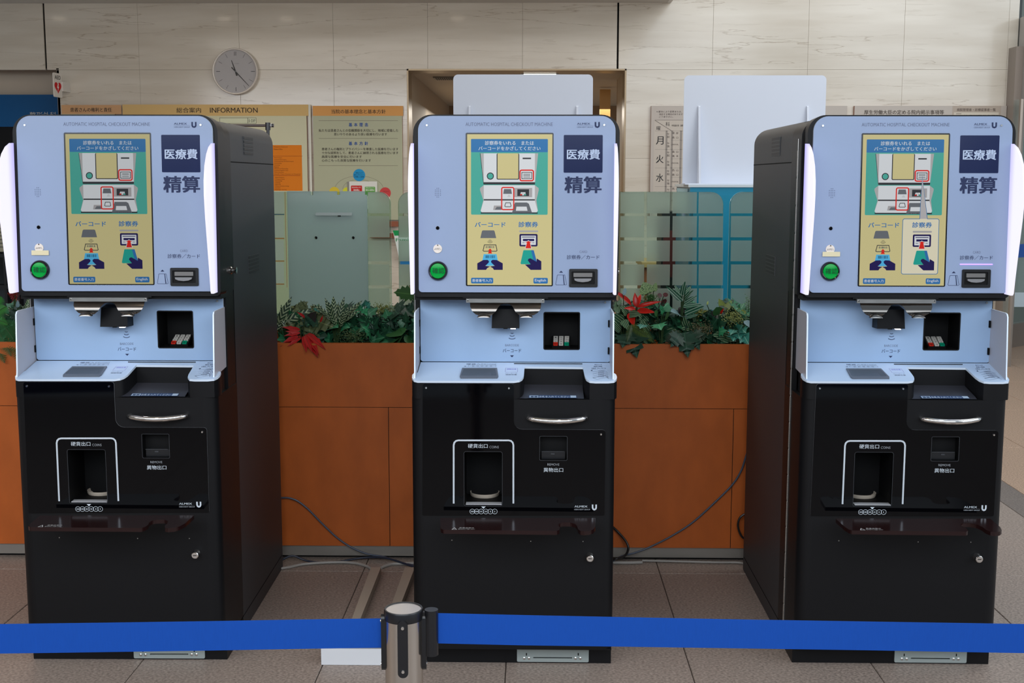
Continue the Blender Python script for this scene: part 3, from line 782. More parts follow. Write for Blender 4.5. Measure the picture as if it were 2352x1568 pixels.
# counter
co = q(Cc, 125, 806, 2165, 812, 2186, 925, 2218, 927, 2236, 940, 2244, 968, 2238, 990, 2215, 1008, 2150, 1015, 2010, 1015, 1950, 1010, 1915, 990, 1898, 960, 1888, 915, 1876, 862, 1245, 855, 1240, 930, 1236, 960, 1220, 985, 1190, 1002, 1130, 1010, 90, 1008, 50, 998, 30, 975, 32, 945, 48, 925, 92, 918)
CL = ppoly(PC, co, 0)
ct = pb_(MB().plate(PC, [CL], -.006, 0, WHITE2, WEDGE), 'counter')
bev = ct.modifiers.new('edge', 'BEVEL'); bev.width = .0015; bev.segments = 2; bev.limit_method = 'ANGLE'; bev.angle_limit = math.radians(60)
g = MB()
itx(g, PC, Cc, .0006, INK, '硬貨入口', 618, 820, 822, 834, .0); itx(g, PC, Cc, .0006, INK, 'COINS', 835, 824, 938, 834, -.01)
for k in range(6): rstroke(g, PC, Cc, .0006, INK, 3, 637+k*48, 841, 697+k*48, 855, 7)
ip(g, PC, Cc, .0006, NAVY, 588, 848, 622, 848, 606, 853)
rstroke(g, PC, Cc, .0006, flat((120, 110, 170)), 3, 1040, 869, 1169, 914, 3)
itx(g, PC, Cc, .0006, flat((120, 110, 200)), '読取位置', 1056, 875, 1157, 888, .0)
itx(g, PC, Cc, .0006, INK, 'バーコード', 1038, 922, 1165, 932, .0); itx(g, PC, Cc, .0006, NAVY, '読取位置', 1042, 936, 1162, 946, .01)
itx(g, PC, Cc, .0006, INK, 'BILLS', 2003, 829, 2080, 838, .0); itx(g, PC, Cc, .0006, INK, '紙幣', 1992, 847, 2088, 860, .0); itx(g, PC, Cc, .0006, INK, '出入口', 1970, 866, 2122, 880, .0)
ip(g, PC, Cc, .0006, NAVY, 1958, 896, 1978, 889, 1978, 902)
for k in range(4):
    yo = k*22
    ist(g, PC, Cc, .0006, INK, 3, 1980+k, 912+yo, 2105+k*4, 893+yo*.8, 2143+k*4, 920+yo, closed=False)
    itx(g, PC, Cc, .0006, INK, ('10000', '5000', '2000', '1000')[k], 2040, 898+yo*.9, 2106, 908+yo*.9)
ist(g, PC, Cc, .0006, INK, 3, 1983, 972, 2110, 950, 2150, 968, 2028, 992, closed=True)
pb_(g, 'counter_lettering')
# coin trough
TG = mat('trough_grey', (92, 98, 108), .4); TG2 = mat('trough_inside', (74, 82, 92), .45)
to = ppoly(PC, q(Cc, 572, 872, 948, 872, 962, 962, 950, 978, 556, 978, 546, 962), .002); ti = ppoly(PC, q(Cc, 588, 884, 930, 884, 944, 950, 936, 958, 572, 958, 562, 950), .002)
g = MB(); g.plate(PC, [to, ti], .0, .0035, TG)
tu = [PC.P(*p, .003) for p in ti]; cxy = sum((Vector(p) for p in tu), Vector())/len(tu)
tl = [cxy+(p-cxy)*.72+Vector((0, 0, 0))+PC.n*-.0028 for p in tu]
n_ = len(tu); g.add(tu+tl, [(i, (i+1) % n_, n_+(i+1) % n_, n_+i) for i in range(n_)]+[tuple(range(n_, 2*n_))], TG2)
pb_(g, 'coin_tray')

# lower housing: curved cheeks, lobed top, front wall with openings
g = MB(); zlip = .797
pts = [(-HW, .262)]+[(-HW+.038-.038*math.cos(math.radians(t)), .038-.038*math.sin(math.radians(t))) for t in range(0, 91, 10)]
ptsR = [(-x, y) for x, y in reversed(pts)]
for cheek in (pts, ptsR):
    n_ = len(cheek); vs = [(x, y, .06) for x, y in cheek]+[(x, y, zlip) for x, y in cheek]
    g.add(vs, [(i, i+1, n_+i+1, n_+i) for i in range(n_-1)], BLACK)
fo = [(-.2521, .06), (.2521, .06), (.2521, zlip), (-.2521, zlip)]
wo = prect(PF, *qr(D, 590, 452, 1006, 1040), 5); ro = prect(PF, *qr(D, 1409, 286, 1705, 549), 3)
g.plate(PF, [fo, wo, ro], -.006, 0, BLACK)
g.box((-HW+.004, .004, .058), (HW-.004, .262, .062), BLACK)
# lobed upper part following the counter outline
lo = [PC.P(u, v, -.006) for u, v in CL]
lo = [Vector((x.x, max(x.y, .0), x.z)) for x in lo]; n_ = len(lo)
g.add(lo+[Vector((p.x, p.y, zlip)) for p in lo], [((i+1) % n_, i, n_+i, n_+(i+1) % n_) for i in range(n_)], BLACK)
# ledge at lip height under the lobes
full = [(x*.999, y+.0004) for x, y in pts]+[(x*.999, y+.0004) for x, y in ptsR]
Z = Plane((0, 0, zlip), (0, 1, 0), FM)
g.plate(Z, [full], -.004, 0, BLACK)
lw = pb_(g, 'lower_housing', smooth=40)
# base plinth
pb_(MB().box((-.288, .0486, 0), (.288, .262, .07), BLACK), 'plinth')
# bill tray ramp
g = MB()
zb0 = WP(.135, FM); z0_ = zb0.P(*zb0.px(*q(Cc, 1500, 1022)[0])).z
g.add([(.0, .135, z0_), (.2, .135, z0_), (.2, .02, .803), (.0, .02, .803), (.0, .006, .7985), (.2, .006, .7985)], [(3, 2, 1, 0), (4, 5, 2, 3)], mat('tray_grey', (50, 51, 58), .35, spec=.5))
g.add([(.0, .135, z0_), (.2, .135, z0_), (.2, .135, .88), (.0, .135, .88)], [(0, 1, 2, 3)], BLACK)
bt_ = pb_(g, 'bill_tray')
PR = Plane((0, .02, .803), (0, .115, z0_-.803), FM)
g = MB(); ir(g, PR, Cc, .0006, flat((52, 74, 112)), 1292, 1163, 1810, 1194); itx(g, PR, Cc, .0010, flat((196, 212, 226)), 'お札を入れてください', 1405, 1168, 1730, 1190, .01)
ir(g, PR, Cc, .0010, flat((170, 190, 210)), 1300, 1167, 1395, 1190); ir(g, PR, Cc, .0012, flat((60, 80, 110)), 1312, 1171, 1345, 1187); ir(g, PR, Cc, .0012, flat((60, 80, 110)), 1352, 1171, 1385, 1187)
ir(g, PR, Cc, .0010, flat((170, 190, 210)), 1740, 1167, 1804, 1190)
g.build('bill_label', parent=bt_)
# gloss panel
GO = ppoly(PF, q(Cc, 146, 1060, 152, 1045, 165, 1036, 1100, 1036, 1120, 1042, 1130, 1058)+q(D, 1130, 120, 1138, 158, 1160, 190, 1190, 208, 1225, 214, 2090, 218, 2110, 226, 2120, 246, 2108, 1130, 2100, 1142, 150, 1142, 142, 1130))
w2 = prect(PF, *qr(D, 588, 450, 1008, 1042), 5); r2 = prect(PF, *qr(D, 1407, 284, 1707, 551), 3)
gl = pb_(MB().plate(PF, [GO, w2, r2], .0, .003, GLOSS, mat('gloss_edge', (120, 122, 126), .2)), 'gloss_panel')
for x, y, oy in ((183, 1083, Cc), (1077, 1087, Cc), (2072, 268, D)): screw(PF, oy, x, y, w=.003)
g = MB()
ist(g, PF, D, .0036, WINK, 19, 480, 1016, 480, 385, 487, 358, 505, 340, 530, 334, 1075, 334, 1100, 340, 1118, 358, 1125, 385, 1125, 1016)
itx(g, PF, D, .0036, WINK, '硬貨出口', 634, 370, 847, 418, .006); itx(g, PF, D, .0036, flat((160, 164, 170)), 'COINS', 866, 393, 968, 419, -.01)
itx(g, PF, D, .0036, flat((160, 164, 170)), 'REMOVE', 1493, 583, 1621, 607, -.01); itx(g, PF, D, .0036, WINK, '異物出口', 1451, 629, 1663, 677, .006)
ip(g, PF, D, .0036, WINK, 778, 1048, 826, 1048, 802, 1073)
for k, (x, t) in enumerate(zip((681, 729, 777, 827, 876, 924), ('500', '100', '50', '10', '5', '1'))):
    iring(g, PF, D, .0036+.0002*k, WINK, x, 1102, 28, 4, 20)
    hw_ = (16, 16, 12, 11, 6, 3)[k]; itx(g, PF, D, .0038, WINK, t, x-hw_, 1094, x+hw_, 1110, .02)
itx(g, PF, D, .0036, WINK, 'ALMEX', 1785, 1037, 1925, 1058, .01); itx(g, PF, D, .0036, WINK, 'USEN-NEXT GROUP', 1783, 1076, 1955, 1087, 0); ir(g, PF, D, .0036, flat((120, 120, 124)), 1783, 1066, 1955, 1068)
ist(g, PF, D, .0036, WINK, 18, 1981, 1027, 1981, 1062, 1987, 1076, 2000, 1082, 2013, 1076, 2019, 1062, 2019, 1027)
g.build('lettering', parent=gl)
# coin outlet
def cavity(mb, loop, d, m):
    n = len(loop); a = [PF.P(p[0], p[1], .0) for p in loop]; b = [PF.P(p[0], p[1], -d) for p in loop]
    mb.add(a+b, [(i, (i+1) % n, n+(i+1) % n, n+i) for i in range(n)]+[tuple(range(n, 2*n))], m)
g = MB(); cavity(g, wo, .13, DARK); mb = g
mb.stroke(PF, wo, .0012, .0034, mat('outlet_rim', (52, 54, 58), .3), True)
mb.box((PF.px(*q(D, 612, 1020)[0])[0], -.004, PF.px(*q(D, 612, 1025)[0])[1]), (PF.px(*q(D, 998, 1020)[0])[0], .02, PF.px(*q(D, 612, 1017)[0])[1]), mat('sill_light', (170, 172, 176), .3))
cg = pb_(mb, 'coin_outlet')
zc_ = WP(.085, FM); p0 = zc_.P(*zc_.px(*q(D, 811, 985)[0])); rx = (zc_.px(*q(D, 972, 940)[0])[0]-zc_.px(*q(D, 650, 940)[0])[0])/2
CUP = mat('cup_cream', (190, 178, 162), .45)
vs = []; fs = []; NN = 24
pr_ = [(.80, .0), (.93, .006), (1.0, .012), (1.0, .019), (.95, .019), (.93, .012), (.7, .006), (.0, .004)]
for rr, h in pr_:
    for k in range(NN):
        t = 2*math.pi*k/NN; vs.append((p0.x+rx*rr*math.cos(t), .085+.035+.043*rr*math.sin(t), p0.z+h))
for i in range(len(pr_)-1):
    for k in range(NN): fs.append((i*NN+k, i*NN+(k+1) % NN, (i+1)*NN+(k+1) % NN, (i+1)*NN+k))
MB().add(vs, fs, CUP).build('coin_cup', parent=cg, smooth=60, label='cream coin cup')
g = MB(); cavity(g, ro, .03, DARK); g.stroke(PF, ro, .0012, .0034, mat('outlet_rim', (52, 54, 58), .3), True)
z_ = lambda y: PF.px(*q(D, 1500, y)[0])[1]; x_ = lambda x: PF.px(*q(D, x, 400)[0])[0]
g.box((x_(1430), .012, z_(545)), (x_(1685), .016, z_(460)), mat('flap_grey', (22, 23, 26), .3)); g.box((x_(1430), .009, z_(466)), (x_(1675), .012, z_(460)), mat('flap_edge', (58, 60, 64), .3))
g.box((x_(1530), .009, z_(495)), (x_(1572), .012, z_(482)), mat('flap_edge', (58, 60, 64), .3))
pb_(g, 'reject_outlet')
# handle
hp = [q(D, x, y)[0] for x, y in ((1288, 98), (1340, 108), (1430, 120), (1520, 127), (1600, 129), (1690, 127), (1780, 118), (1860, 105), (1908, 95))]
path = []
for k, (x, y) in enumerate(hp):
    t = k/8; w_ = .012+.022*math.sin(math.pi*t); u, v = PF.px(x, y, w_); path.append(PF.P(u, v, w_))
g = MB().tube([path[0]+Vector((-.0015, .006, .001))]+path+[path[-1]+Vector((.0015, .006, .001))], [.0045]+[.0072, .0078, .0081, .0083, .0085, .0083, .0081, .0078, .0072]+[.0045], CHROME, 14)
for e_ in (path[0], path[-1]): g.tube([e_+Vector((0, -.002, 0)), Vector((e_.x, .001, e_.z))], .005, CHROME, 10)
pb_(g, 'handle', smooth=60, label='curved chrome handle')
# shelf with stick notch
SHELF = mat('dark_brown_gloss', (34, 17, 17), .16, spec=.3)
sp = [(-.222, 0)]+[(-.222, -.085), (-.216, -.103), (-.200, -.110)]
sxy = lambda x, y: PH.px(*q(D, x, y)[0])
so_ = ppoly(PH, q(D, 336, 1172, 336, 1262, 345, 1288, 372, 1300, 1590, 1313, 1622, 1300, 1628, 1275, 1607, 1250, 1618, 1232, 1660, 1222, 1740, 1222, 1795, 1236, 1818, 1262, 1822, 1290, 1850, 1312, 1890, 1318, 1950, 1312, 1990, 1295, 2012, 1262, 2010, 1172))
so_ = [(u, min(v, 0)) for u, v in so_]
g = MB(); g.plate(PH, [so_], -.011, 0, SHELF); shf = pb_(g, 'stick_shelf', smooth=40)
bv = shf.modifiers.new('edge', 'BEVEL'); bv.width = .003; bv.segments = 3; bv.limit_method = 'ANGLE'; bv.angle_limit = math.radians(50)
g = MB(); ip(g, PH, D, .0006, flat((190, 190, 190)), 456, 1297, 516, 1297, 488, 1274); ip(g, PH, D, .001, SHELF, 470, 1294, 503, 1294, 488, 1280)
itx(g, PH, D, .0006, flat((190, 190, 190)), '貴重品等の', 540, 1273, 700, 1283, .01); itx(g, PH, D, .0006, flat((190, 190, 190)), '置き忘れにご注意ください', 530, 1287, 708, 1297, .01)
g.build('lettering', parent=shf)
for x, y in ((1038, 1240), (1219, 1242.5), (1339, 1243)):
    c = PF.px(x, y); MB().lathe(PF.P(*c, 0), PF.n, [(.0018, 0), (.0014, .001)], STEEL, 8).build('screw', parent=KR)
# locks
c = PF.px(1355, 1281, .015)
lk = pb_(MB().lathe(PF.P(*c, 0), (0, -1, 0), [(.0115, 0), (.0115, .003), (.009, .006), (.009, .016), (.0102, .017), (.0102, .021), (.0085, .0225), (0.0001, .0225)], CHROME, 24), 'lock', smooth=40)
MB().box((c[0]-.005, -.0232, c[1]-.001), (c[0]+.005, -.022, c[1]+.001), DARK).build('key_slot', parent=lk)
pb_(MB().lathe((HW, .219, 1.143), (1, 0, 0), [(.0115, 0), (.0115, .003), (.008, .006), (.008, .014), (.0098, .015), (.0098, .019), (.0001, .020)], CHROME, 20), 'lock', smooth=40)
# floor bracket
BKT = mat('bracket_zinc', (166, 176, 174), .4, metal=.35)
BP = Plane((0, .044, 0), (0, 0, 1), FM)
bo = prect(BP, 1187.5, 1483, 1352, 1520.5, 3); z0b = BP.px(1190, 1520.5)[1]
sl = prect(BP, 1225, 1508.5, 1314, 1512, 0); hs = [circ(BP.px(x, 1485), .0026, 8) for x in ()]
g = MB().plate(BP, [bo, sl], -.0045, 0, BKT); g.box((bo[0][0], .04, .056), (bo[8][0], .0486, .062), BKT)
bk = pb_(g, 'floor_bracket')
for x in (1204, 1215, 1322, 1333):
    c = BP.px(x, 1511, 0); MB().lathe(BP.P(*c, 0), BP.n, [(.0042, 0), (.004, .002), (.002, .0032)], CHROME, 10).build('bolt', parent=bk)
for x, y in ((1209, 1502), (1328, 1502), (1224, 1487), (1269, 1487), (1315, 1487)):
    g = MB(); g.ink(BP, prect(BP, x-1, y-3, x+1.4, y+3), .0003, DARK); g.build('bracket_hole', parent=bk)
# piano hinge on the left flank
hg = pb_(MB().tube([(-HW-.001, .168, .06), (-HW-.001, .168, 1.075)], .0022, STEEL, 8).tube([(-HW-.001, .168, 1.085), (-HW-.001, .168, 1.53)], .0022, STEEL, 8), 'hinge')
z = .06
while z < 1.5:
    MB().tube([(-HW-.001, .168, z+.002), (-HW-.001, .168, min(z+.076, 1.53))], .0036, STEEL, 10).build('knuckle', parent=hg); z += .08
# light under the reader
l = bpy.data.lights.new('reader_glow', 'SPOT'); l.energy = .09; l.color = (1, .86, .95); l.spot_size = 1.2; l.spot_blend = .8; l.shadow_soft_size = .006
lo_ = bpy.data.objects.new('reader_glow', l); COL.objects.link(lo_); lo_.parent = KR; lo_.location = (xm, .105, v0-.006); lo_.rotation_euler = (math.radians(-10), 0, 0)

# ---- the other two kiosks
def side_kiosk(loc, rz, label, dim):
    k = copy_tree(root); k.location = loc; k.rotation_euler = (0, 0, rz); k['label'] = label
    if dim != 1:
        for ch in k.children:
            if ch.name.startswith('screen'):
                for d in ch.children:
                    if d.name.startswith('display_image'):
                        me = d.data.copy(); d.data = me
                        for i, m in enumerate(list(me.materials)):
                            nm = m.name+'_dim%d' % int(dim*100)
                            n = MC.get(nm)
                            if n is None:
                                n = m.copy(); n.name = nm; MC[nm] = n
                                n.node_tree.nodes['Principled BSDF'].inputs['Emission Strength'].default_value *= dim
                            me.materials[i] = n
    return k
v_L = (-1.1912, .0031, math.radians(.6942)); v_R = (1.0554, .0173, math.radians(-.1442))
kL = side_kiosk((v_L[0], v_L[1], 0), v_L[2], 'black and pale blue payment kiosk with beige tape on its call tag, leftmost', .68)
kR = side_kiosk((v_R[0], v_R[1], 0), v_R[2], 'black and pale blue payment kiosk with a purple bar lit above its card slot', .86)
TAPE = mat('beige_tape', (214, 204, 168), .6)
for k, dy in ((kL, 0), (kR, 2)):
    g = MB(); g.plate(PU, [prect(PU, *qr(B, 224, 832, 412, 884), 0, .012)], .0118, .0124, TAPE); g.build('tape_strip', parent=k, label='beige tape strip')
# callout on the right screen, purple slot light
PUR = mat('purple_led', (150, 120, 255), .4, emit=(186, 150, 255), es=1.3)
g = MB(); g.plate(PU, [prect(PU, *qr(B, 1702, 961, 2056, 974), 1.4, .0095)], .009, .0105, PUR); g.build('slot_light', parent=kR, label='purple light bar above the card slot')
g = MB(); FILL = lit((206, 200, 176)); OUT = lit((64, 112, 156))
for ch in kR.children:
    if ch.name.startswith('screen'):
        co_ = [1090, 477, 1257, 477, 1272, 22, 1340, 477, 1452, 477, 1466, 490, 1466, 1060, 1452, 1073, 1090, 1073, 1076, 1060, 1076, 490]
        ip(g, PU, B, L(1.5), FILL, 1090, 477, 1452, 477, 1466, 490, 1466, 1060, 1452, 1073, 1090, 1073, 1076, 1060, 1076, 490)
        ip(g, PU, B, L(8), LIL, 1257, 477, 1272, 22, 1340, 477)
        ist(g, PU, B, L(9), OUT, 7, *co_, closed=True)
        g.build('callout_image', parent=ch)

# ------------------------------------------------------------------ planter box behind the kiosks
PY = 1.03
pp = WP(PY)
ZT = pp.P(*pp.px(1550, 791)).z; ZK = pp.P(*pp.px(800, 1253)).z; ZJ = pp.P(*pp.px(800, 935)).z
XA, XB = -2.9, 1.42
planter = thing('planter_box', 'long orange brown wooden planter box with steel kick strip behind the kiosks', 'planter', ((XA+XB)/2, PY+.2, 0))
po = planter.location
def pbuild(mb, name, **k): return mb.build(name, parent=planter, origin=po, **k)
xj = [pp.px(894, 1100)[0]+1.27*k for k in range(-2, 2)]
edges = [XA]+[x for x in xj if XA < x < XB]+[XB]
for a, b_ in zip(edges, edges[1:]):
    pbuild(MB().box((a+.0012, PY, ZK), (b_-.0012, PY+.02, ZJ-.001), ORANGE_WOOD), 'panel')
pbuild(MB().box((XA, PY, ZJ+.001), (XB, PY+.02, ZT), ORANGE_WOOD), 'top_band')
pbuild(MB().box((XA, PY+.003, ZK), (XB, PY+.018, ZT-.005), DARK), 'backing')
pbuild(MB().box((XA, PY+.38, 0.02), (XB, PY+.40, ZT), ORANGE_WOOD).box((XA, PY+.02, .02), (XA+.02, PY+.38, ZT), ORANGE_WOOD).box((XB-.02, PY+.02, .02), (XB, PY+.38, ZT), ORANGE_WOOD), 'side_board')
pbuild(MB().box((XA+.01, PY+.008, .012), (XB-.01, PY+.36, ZK), KICK), 'kick_strip')
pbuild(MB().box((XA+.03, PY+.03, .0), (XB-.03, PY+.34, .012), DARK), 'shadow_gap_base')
pbuild(MB().box((XA+.02, PY+.02, ZT-.10), (XB-.02, PY+.38, ZT-.05), mat('planting_foam', (26, 30, 20), .9, bump=(60, .8))), 'planting_bed')

# ------------------------------------------------------------------ artificial plants
def leaf_mat(name, c, c2=None, kind='plain', edge=None, rough=.42):
    """c base, c2 vein or stripe colour; pattern follows the leaf's own axes (Y base to tip)"""
    if name in MC: return MC[name]
    m = bpy.data.materials.new(name); m.use_nodes = True; MC[name] = m; nt = m.node_tree; b = nt.nodes['Principled BSDF']
    N = nt.nodes.new; Lk = nt.links.new
    tc = N('ShaderNodeTexCoord'); sp_ = N('ShaderNodeSeparateXYZ'); Lk(tc.outputs['Object'], sp_.inputs[0])
    def mth(op, a, b2=None):
        n = N('ShaderNodeMath'); n.operation = op
        for i, v in enumerate((a, b2)):
            if v is None: continue
            if isinstance(v, (int, float)): n.inputs[i].default_value = v
            else: Lk(v, n.inputs[i])
        return n.outputs[0]
    ns = N('ShaderNodeTexNoise'); ns.inputs['Scale'].default_value = 3; Lk(tc.outputs['Object'], ns.inputs['Vector'])
    mixa = N('ShaderNodeMix'); mixa.data_type = 'RGBA'; Lk(ns.outputs['Fac'], mixa.inputs[0])
    mixa.inputs[6].default_value = tuple(v*.7 for v in lin(c)[:3])+(1,); mixa.inputs[7].default_value = tuple(min(1, v*1.3) for v in lin(c)[:3])+(1,)
    col = mixa.outputs[2]
    if c2:
        ax = mth('ABSOLUTE', sp_.outputs['X'])
        if kind == 'stripe': t = mth('GREATER_THAN', mth('SINE', mth('MULTIPLY', mth('SUBTRACT', sp_.outputs['Y'], mth('MULTIPLY', ax, 1.3)), 38)), .35)
        elif kind == 'band': t = mth('LESS_THAN', mth('ABSOLUTE', mth('SUBTRACT', mth('FRACT', mth('MULTIPLY', ax, 9)), .5)), .13)
        elif kind == 'net':
            vo = N('ShaderNodeTexVoronoi'); vo.feature = 'DISTANCE_TO_EDGE'; vo.inputs['Scale'].default_value = 9; Lk(tc.outputs['Object'], vo.inputs['Vector'])
            t = mth('GREATER_THAN', vo.outputs['Distance'], .06)
        else: t = mth('LESS_THAN', ax, .018)
        mx = N('ShaderNodeMix'); mx.data_type = 'RGBA'; Lk(t, mx.inputs[0]); Lk(col, mx.inputs[6]); mx.inputs[7].default_value = lin(c2); col = mx.outputs[2]
    Lk(col, b.inputs['Base Color'])
    b.inputs['Roughness'].default_value = rough; b.inputs['Specular IOR Level'].default_value = .4
    return m
def leaf_mesh(key, outline, m, curl=.18, fold=.12, stem=.0):
    """outline = right half (x,y) from base to tip; mirrored; arched along Y, folded along the midrib"""
    if key in LM: return LM[key]
    pts = outline; n = len(pts); vs = []; fs = []
    def P(x, y): return (x, y, -curl*y*y+fold*abs(x)+.01*math.sin(9*y))
    for x, y in pts:
        vs += [P(0, y), P(x, y), P(-x, y)]
    for i in range(n-1):
        a = 3*i; fs += [(a, a+1, a+4, a+3), (a, a+3, a+5, a+2)]
    if stem:
        k = len(vs); vs += [(-.012, 0, 0), (.012, 0, 0), (.010, -stem, stem*.3), (-.010, -stem, stem*.3)]; fs.append((k, k+1, k+2, k+3))
    me = bpy.data.meshes.new('leaf'); me.from_pydata(vs, [], fs); me.materials.append(m); me.shade_smooth(); LM[key] = me
    return me
LM = {}
LANCE = [(.0, 0), (.07, .08), (.15, .25), (.17, .42), (.15, .6), (.09, .8), (.03, .94), (.0, 1)]
OVAL = [(.0, 0), (.16, .06), (.27, .2), (.3, .38), (.26, .58), (.17, .78), (.06, .94), (.0, 1)]
HEART = [(.0, .06), (.22, -.04), (.38, .08), (.42, .25), (.36, .48), (.24, .7), (.09, .9), (.0, 1)]
IVY = [(.0, .05), (.18, -.08), (.30, -.02), (.46, .12), (.30, .22), (.27, .30), (.44, .50), (.24, .56), (.15, .68), (.08, .86), (.0, 1)]
MAPLE = [(.0, .05), (.16, -.1), (.34, -.12), (.30, .05), (.56, .16), (.40, .26), (.60, .48), (.40, .48), (.30, .56), (.32, .74), (.18, .74), (.10, .86), (.0, 1)]
HOLLY = [(.0, 0), (.10, .05), (.22, .10), (.16, .2), (.30, .30), (.21, .38), (.34, .5), (.22, .56), (.28, .7), (.15, .74), (.15, .86), (.06, .9), (.0, 1)]
POINT = [(.0, 0), (.12, .1), (.2, .28), (.19, .5), (.24, .55), (.12, .72), (.05, .88), (.0, 1)]
ROUND = [(.0, 0), (.2, .05), (.36, .2), (.42, .42), (.38, .65), (.24, .85), (.0, .96)]
MG = dict(
    calathea=('lance_calathea', LANCE, leaf_mat('striped_calathea_leaf', (30, 60, 38), (160, 176, 138), 'stripe'), .25, .35),
    dieff=('lance_dracaena', LANCE, leaf_mat('white_banded_leaf', (34, 92, 66), (176, 200, 178), 'band'), .3, .3),
    hosta=('oval_hosta', OVAL, leaf_mat('pale_edged_hosta_leaf', (52, 96, 66), (170, 190, 150), 'band'), .3, .2),
    yellow=('oval_yellow', OVAL, leaf_mat('yellow_green_leaf', (126, 146, 66), (176, 186, 110), 'band'), .2, .2),
    cala=('heart_net', HEART, leaf_mat('netted_caladium_leaf', (44, 82, 40), (150, 178, 120), 'net'), .1, .05),
    ivy=('ivy_dark', IVY, leaf_mat('dark_ivy_leaf', (36, 80, 56), (64, 112, 84), 'mid'), .15, .1),
    ivy2=('ivy_mid', IVY, leaf_mat('mid_ivy_leaf', (48, 116, 78), (100, 160, 120), 'mid'), .15, .1),
    ivyb=('ivy_bright', IVY, leaf_mat('bright_ivy_leaf', (64, 160, 110), (120, 196, 150), 'mid'), .12, .1),
    ivye=('ivy_edge', IVY, leaf_mat('pale_blue_green_ivy_leaf', (70, 150, 134), (150, 200, 180), 'mid'), .12, .12),
    maple=('maple_dark', MAPLE, leaf_mat('dark_maple_leaf', (34, 68, 52), (60, 96, 76), 'mid'), .2, .1),
    olive=('maple_olive', MAPLE, leaf_mat('olive_begonia_leaf', (92, 104, 70), (134, 144, 100), 'mid'), .2, .12),
    holly=('holly', HOLLY, leaf_mat('jagged_dark_leaf', (42, 82, 36), (70, 110, 54), 'mid'), .15, .12),
    red=('point_red', POINT, leaf_mat('red_poinsettia_leaf', (176, 18, 18), (120, 10, 12), 'mid', rough=.5), .25, .2),
    redp=('lance_red', LANCE, leaf_mat('scarlet_bromeliad_leaf', (206, 34, 20), None, rough=.32), .35, .5),
    burg=('round_burgundy', ROUND, leaf_mat('burgundy_leaf', (92, 34, 40), (60, 90, 60), 'mid'), .1, .1),
    pale=('oval_pale', OVAL, leaf_mat('blue_white_leaf', (110, 150, 160), (196, 214, 216), 'band'), .2, .2),
    dusk=('oval_dusk', OVAL, leaf_mat('dusky_purple_leaf', (58, 52, 52), (40, 60, 40), 'mid'), .15, .1),
    small=('round_small', ROUND, leaf_mat('small_green_leaf', (62, 112, 62), None), .1, .1),
)
for k, (key, out, m, cu_, fo_) in MG.items(): leaf_mesh(key, out, m, cu_, fo_)
def put_leaf(parent, kind, base, tip, width=1.0, tilt=.3, roll=0, name='leaf'):
    o = bpy.data.objects.new(name, LM[MG[kind][0]]); COL.objects.link(o); o.parent = parent
    y = tip-base; ln = y.length; y = y/ln
    tocam = (CAM-base).normalized()
    z = (tocam+Vector((0, 0, 1))*tilt+Vector((random.uniform(-.3, .3), 0, random.uniform(-.2, .3))))
    z = (z-y*z.dot(y)).normalized(); z = (Matrix.Rotation(roll, 3, y) @ z); x = y.cross(z)
    M = Matrix((x*ln*width, y*ln, z*ln)).transposed().to_4x4(); M.translation = base-parent.location
    o.matrix_local = M
    return o
def wpt(x, y, Y):
    p = WP(Y); return p.P(*p.px(x, y))
GREENSTEM = mat('green_stem', (52, 74, 40), .6)
def plant(name, label, cat, x, Y, leaves, group=None):
    """leaves: (kind, bx, by, tx, ty, width, dY tip)"""
    b = wpt(x, 800, Y); b.z = ZT-.05
    t = thing(name, label, cat, tuple(b), group)
    used = set()
    g = MB()
    for (kind, bx, by, tx, ty, wd_, dy) in leaves:
        A_ = wpt(bx, by, Y+random.uniform(-.015, .015)); T_ = wpt(tx, ty, Y+dy)
        put_leaf(t, kind, A_, T_, wd_)
        g.tube([b, (b+A_)*.5+Vector((0, .02, .01)), A_], .0016, GREENSTEM, 4, False)
    g.build('stem', parent=t, origin=t.location)
    return t
def region_leaves(kinds, n, x0, x1, y0, y1, s0, s1, up=-.6, spread=1.2, wr=(.8, 1.15), dy=(-.05, .04)):
    out = []
    for _ in range(n):
        x = random.uniform(x0, x1); y = random.uniform(y0, y1); s = random.uniform(s0, s1)
        a = -math.pi/2*(1 if up < 0 else -1)+random.uniform(-spread, spread)
        out.append((random.choice(kinds), x, y, x+s*math.cos(a), y+s*math.sin(a), random.uniform(*wr), random.uniform(*dy)))
    return out
# --- between the left and the middle kiosk
random.seed(11)
plant('striped_plant', 'striped feathery calathea beside the leftmost kiosk\'s back', 'plant', 655, 1.14,
      [('calathea', 650+random.uniform(-18, 30), 745+random.uniform(-5, 15), 640+i*7+random.uniform(-6, 6), 684+random.uniform(0, 30), .75, random.uniform(-.05, .05)) for i in range(12)])
plant('striped_plant', 'striped calathea with tall cream veined leaves standing before the frosted board', 'plant', 770, 1.11,
      [('calathea', bx, by, tx, ty, w_, dy) for bx, by, tx, ty, w_, dy in ((768, 732, 766, 679, .85, 0), (764, 730, 748, 687, .8, -.02), (778, 734, 789, 684, .75, 0), (786, 736, 829, 688, .6, .02), (760, 728, 722, 698, .7, -.03),
       (775, 740, 735, 700, .65, -.03), (778, 740, 812, 700, .6, -.03), (768, 742, 757, 700, .8, -.04), (780, 745, 800, 708, .7, -.04), (772, 736, 776, 692, .6, .02), (758, 735, 738, 706, .7, 0), (784, 742, 820, 712, .6, -.02), (770, 750, 762, 715, .7, -.05), (782, 750, 790, 720, .7, -.05))])
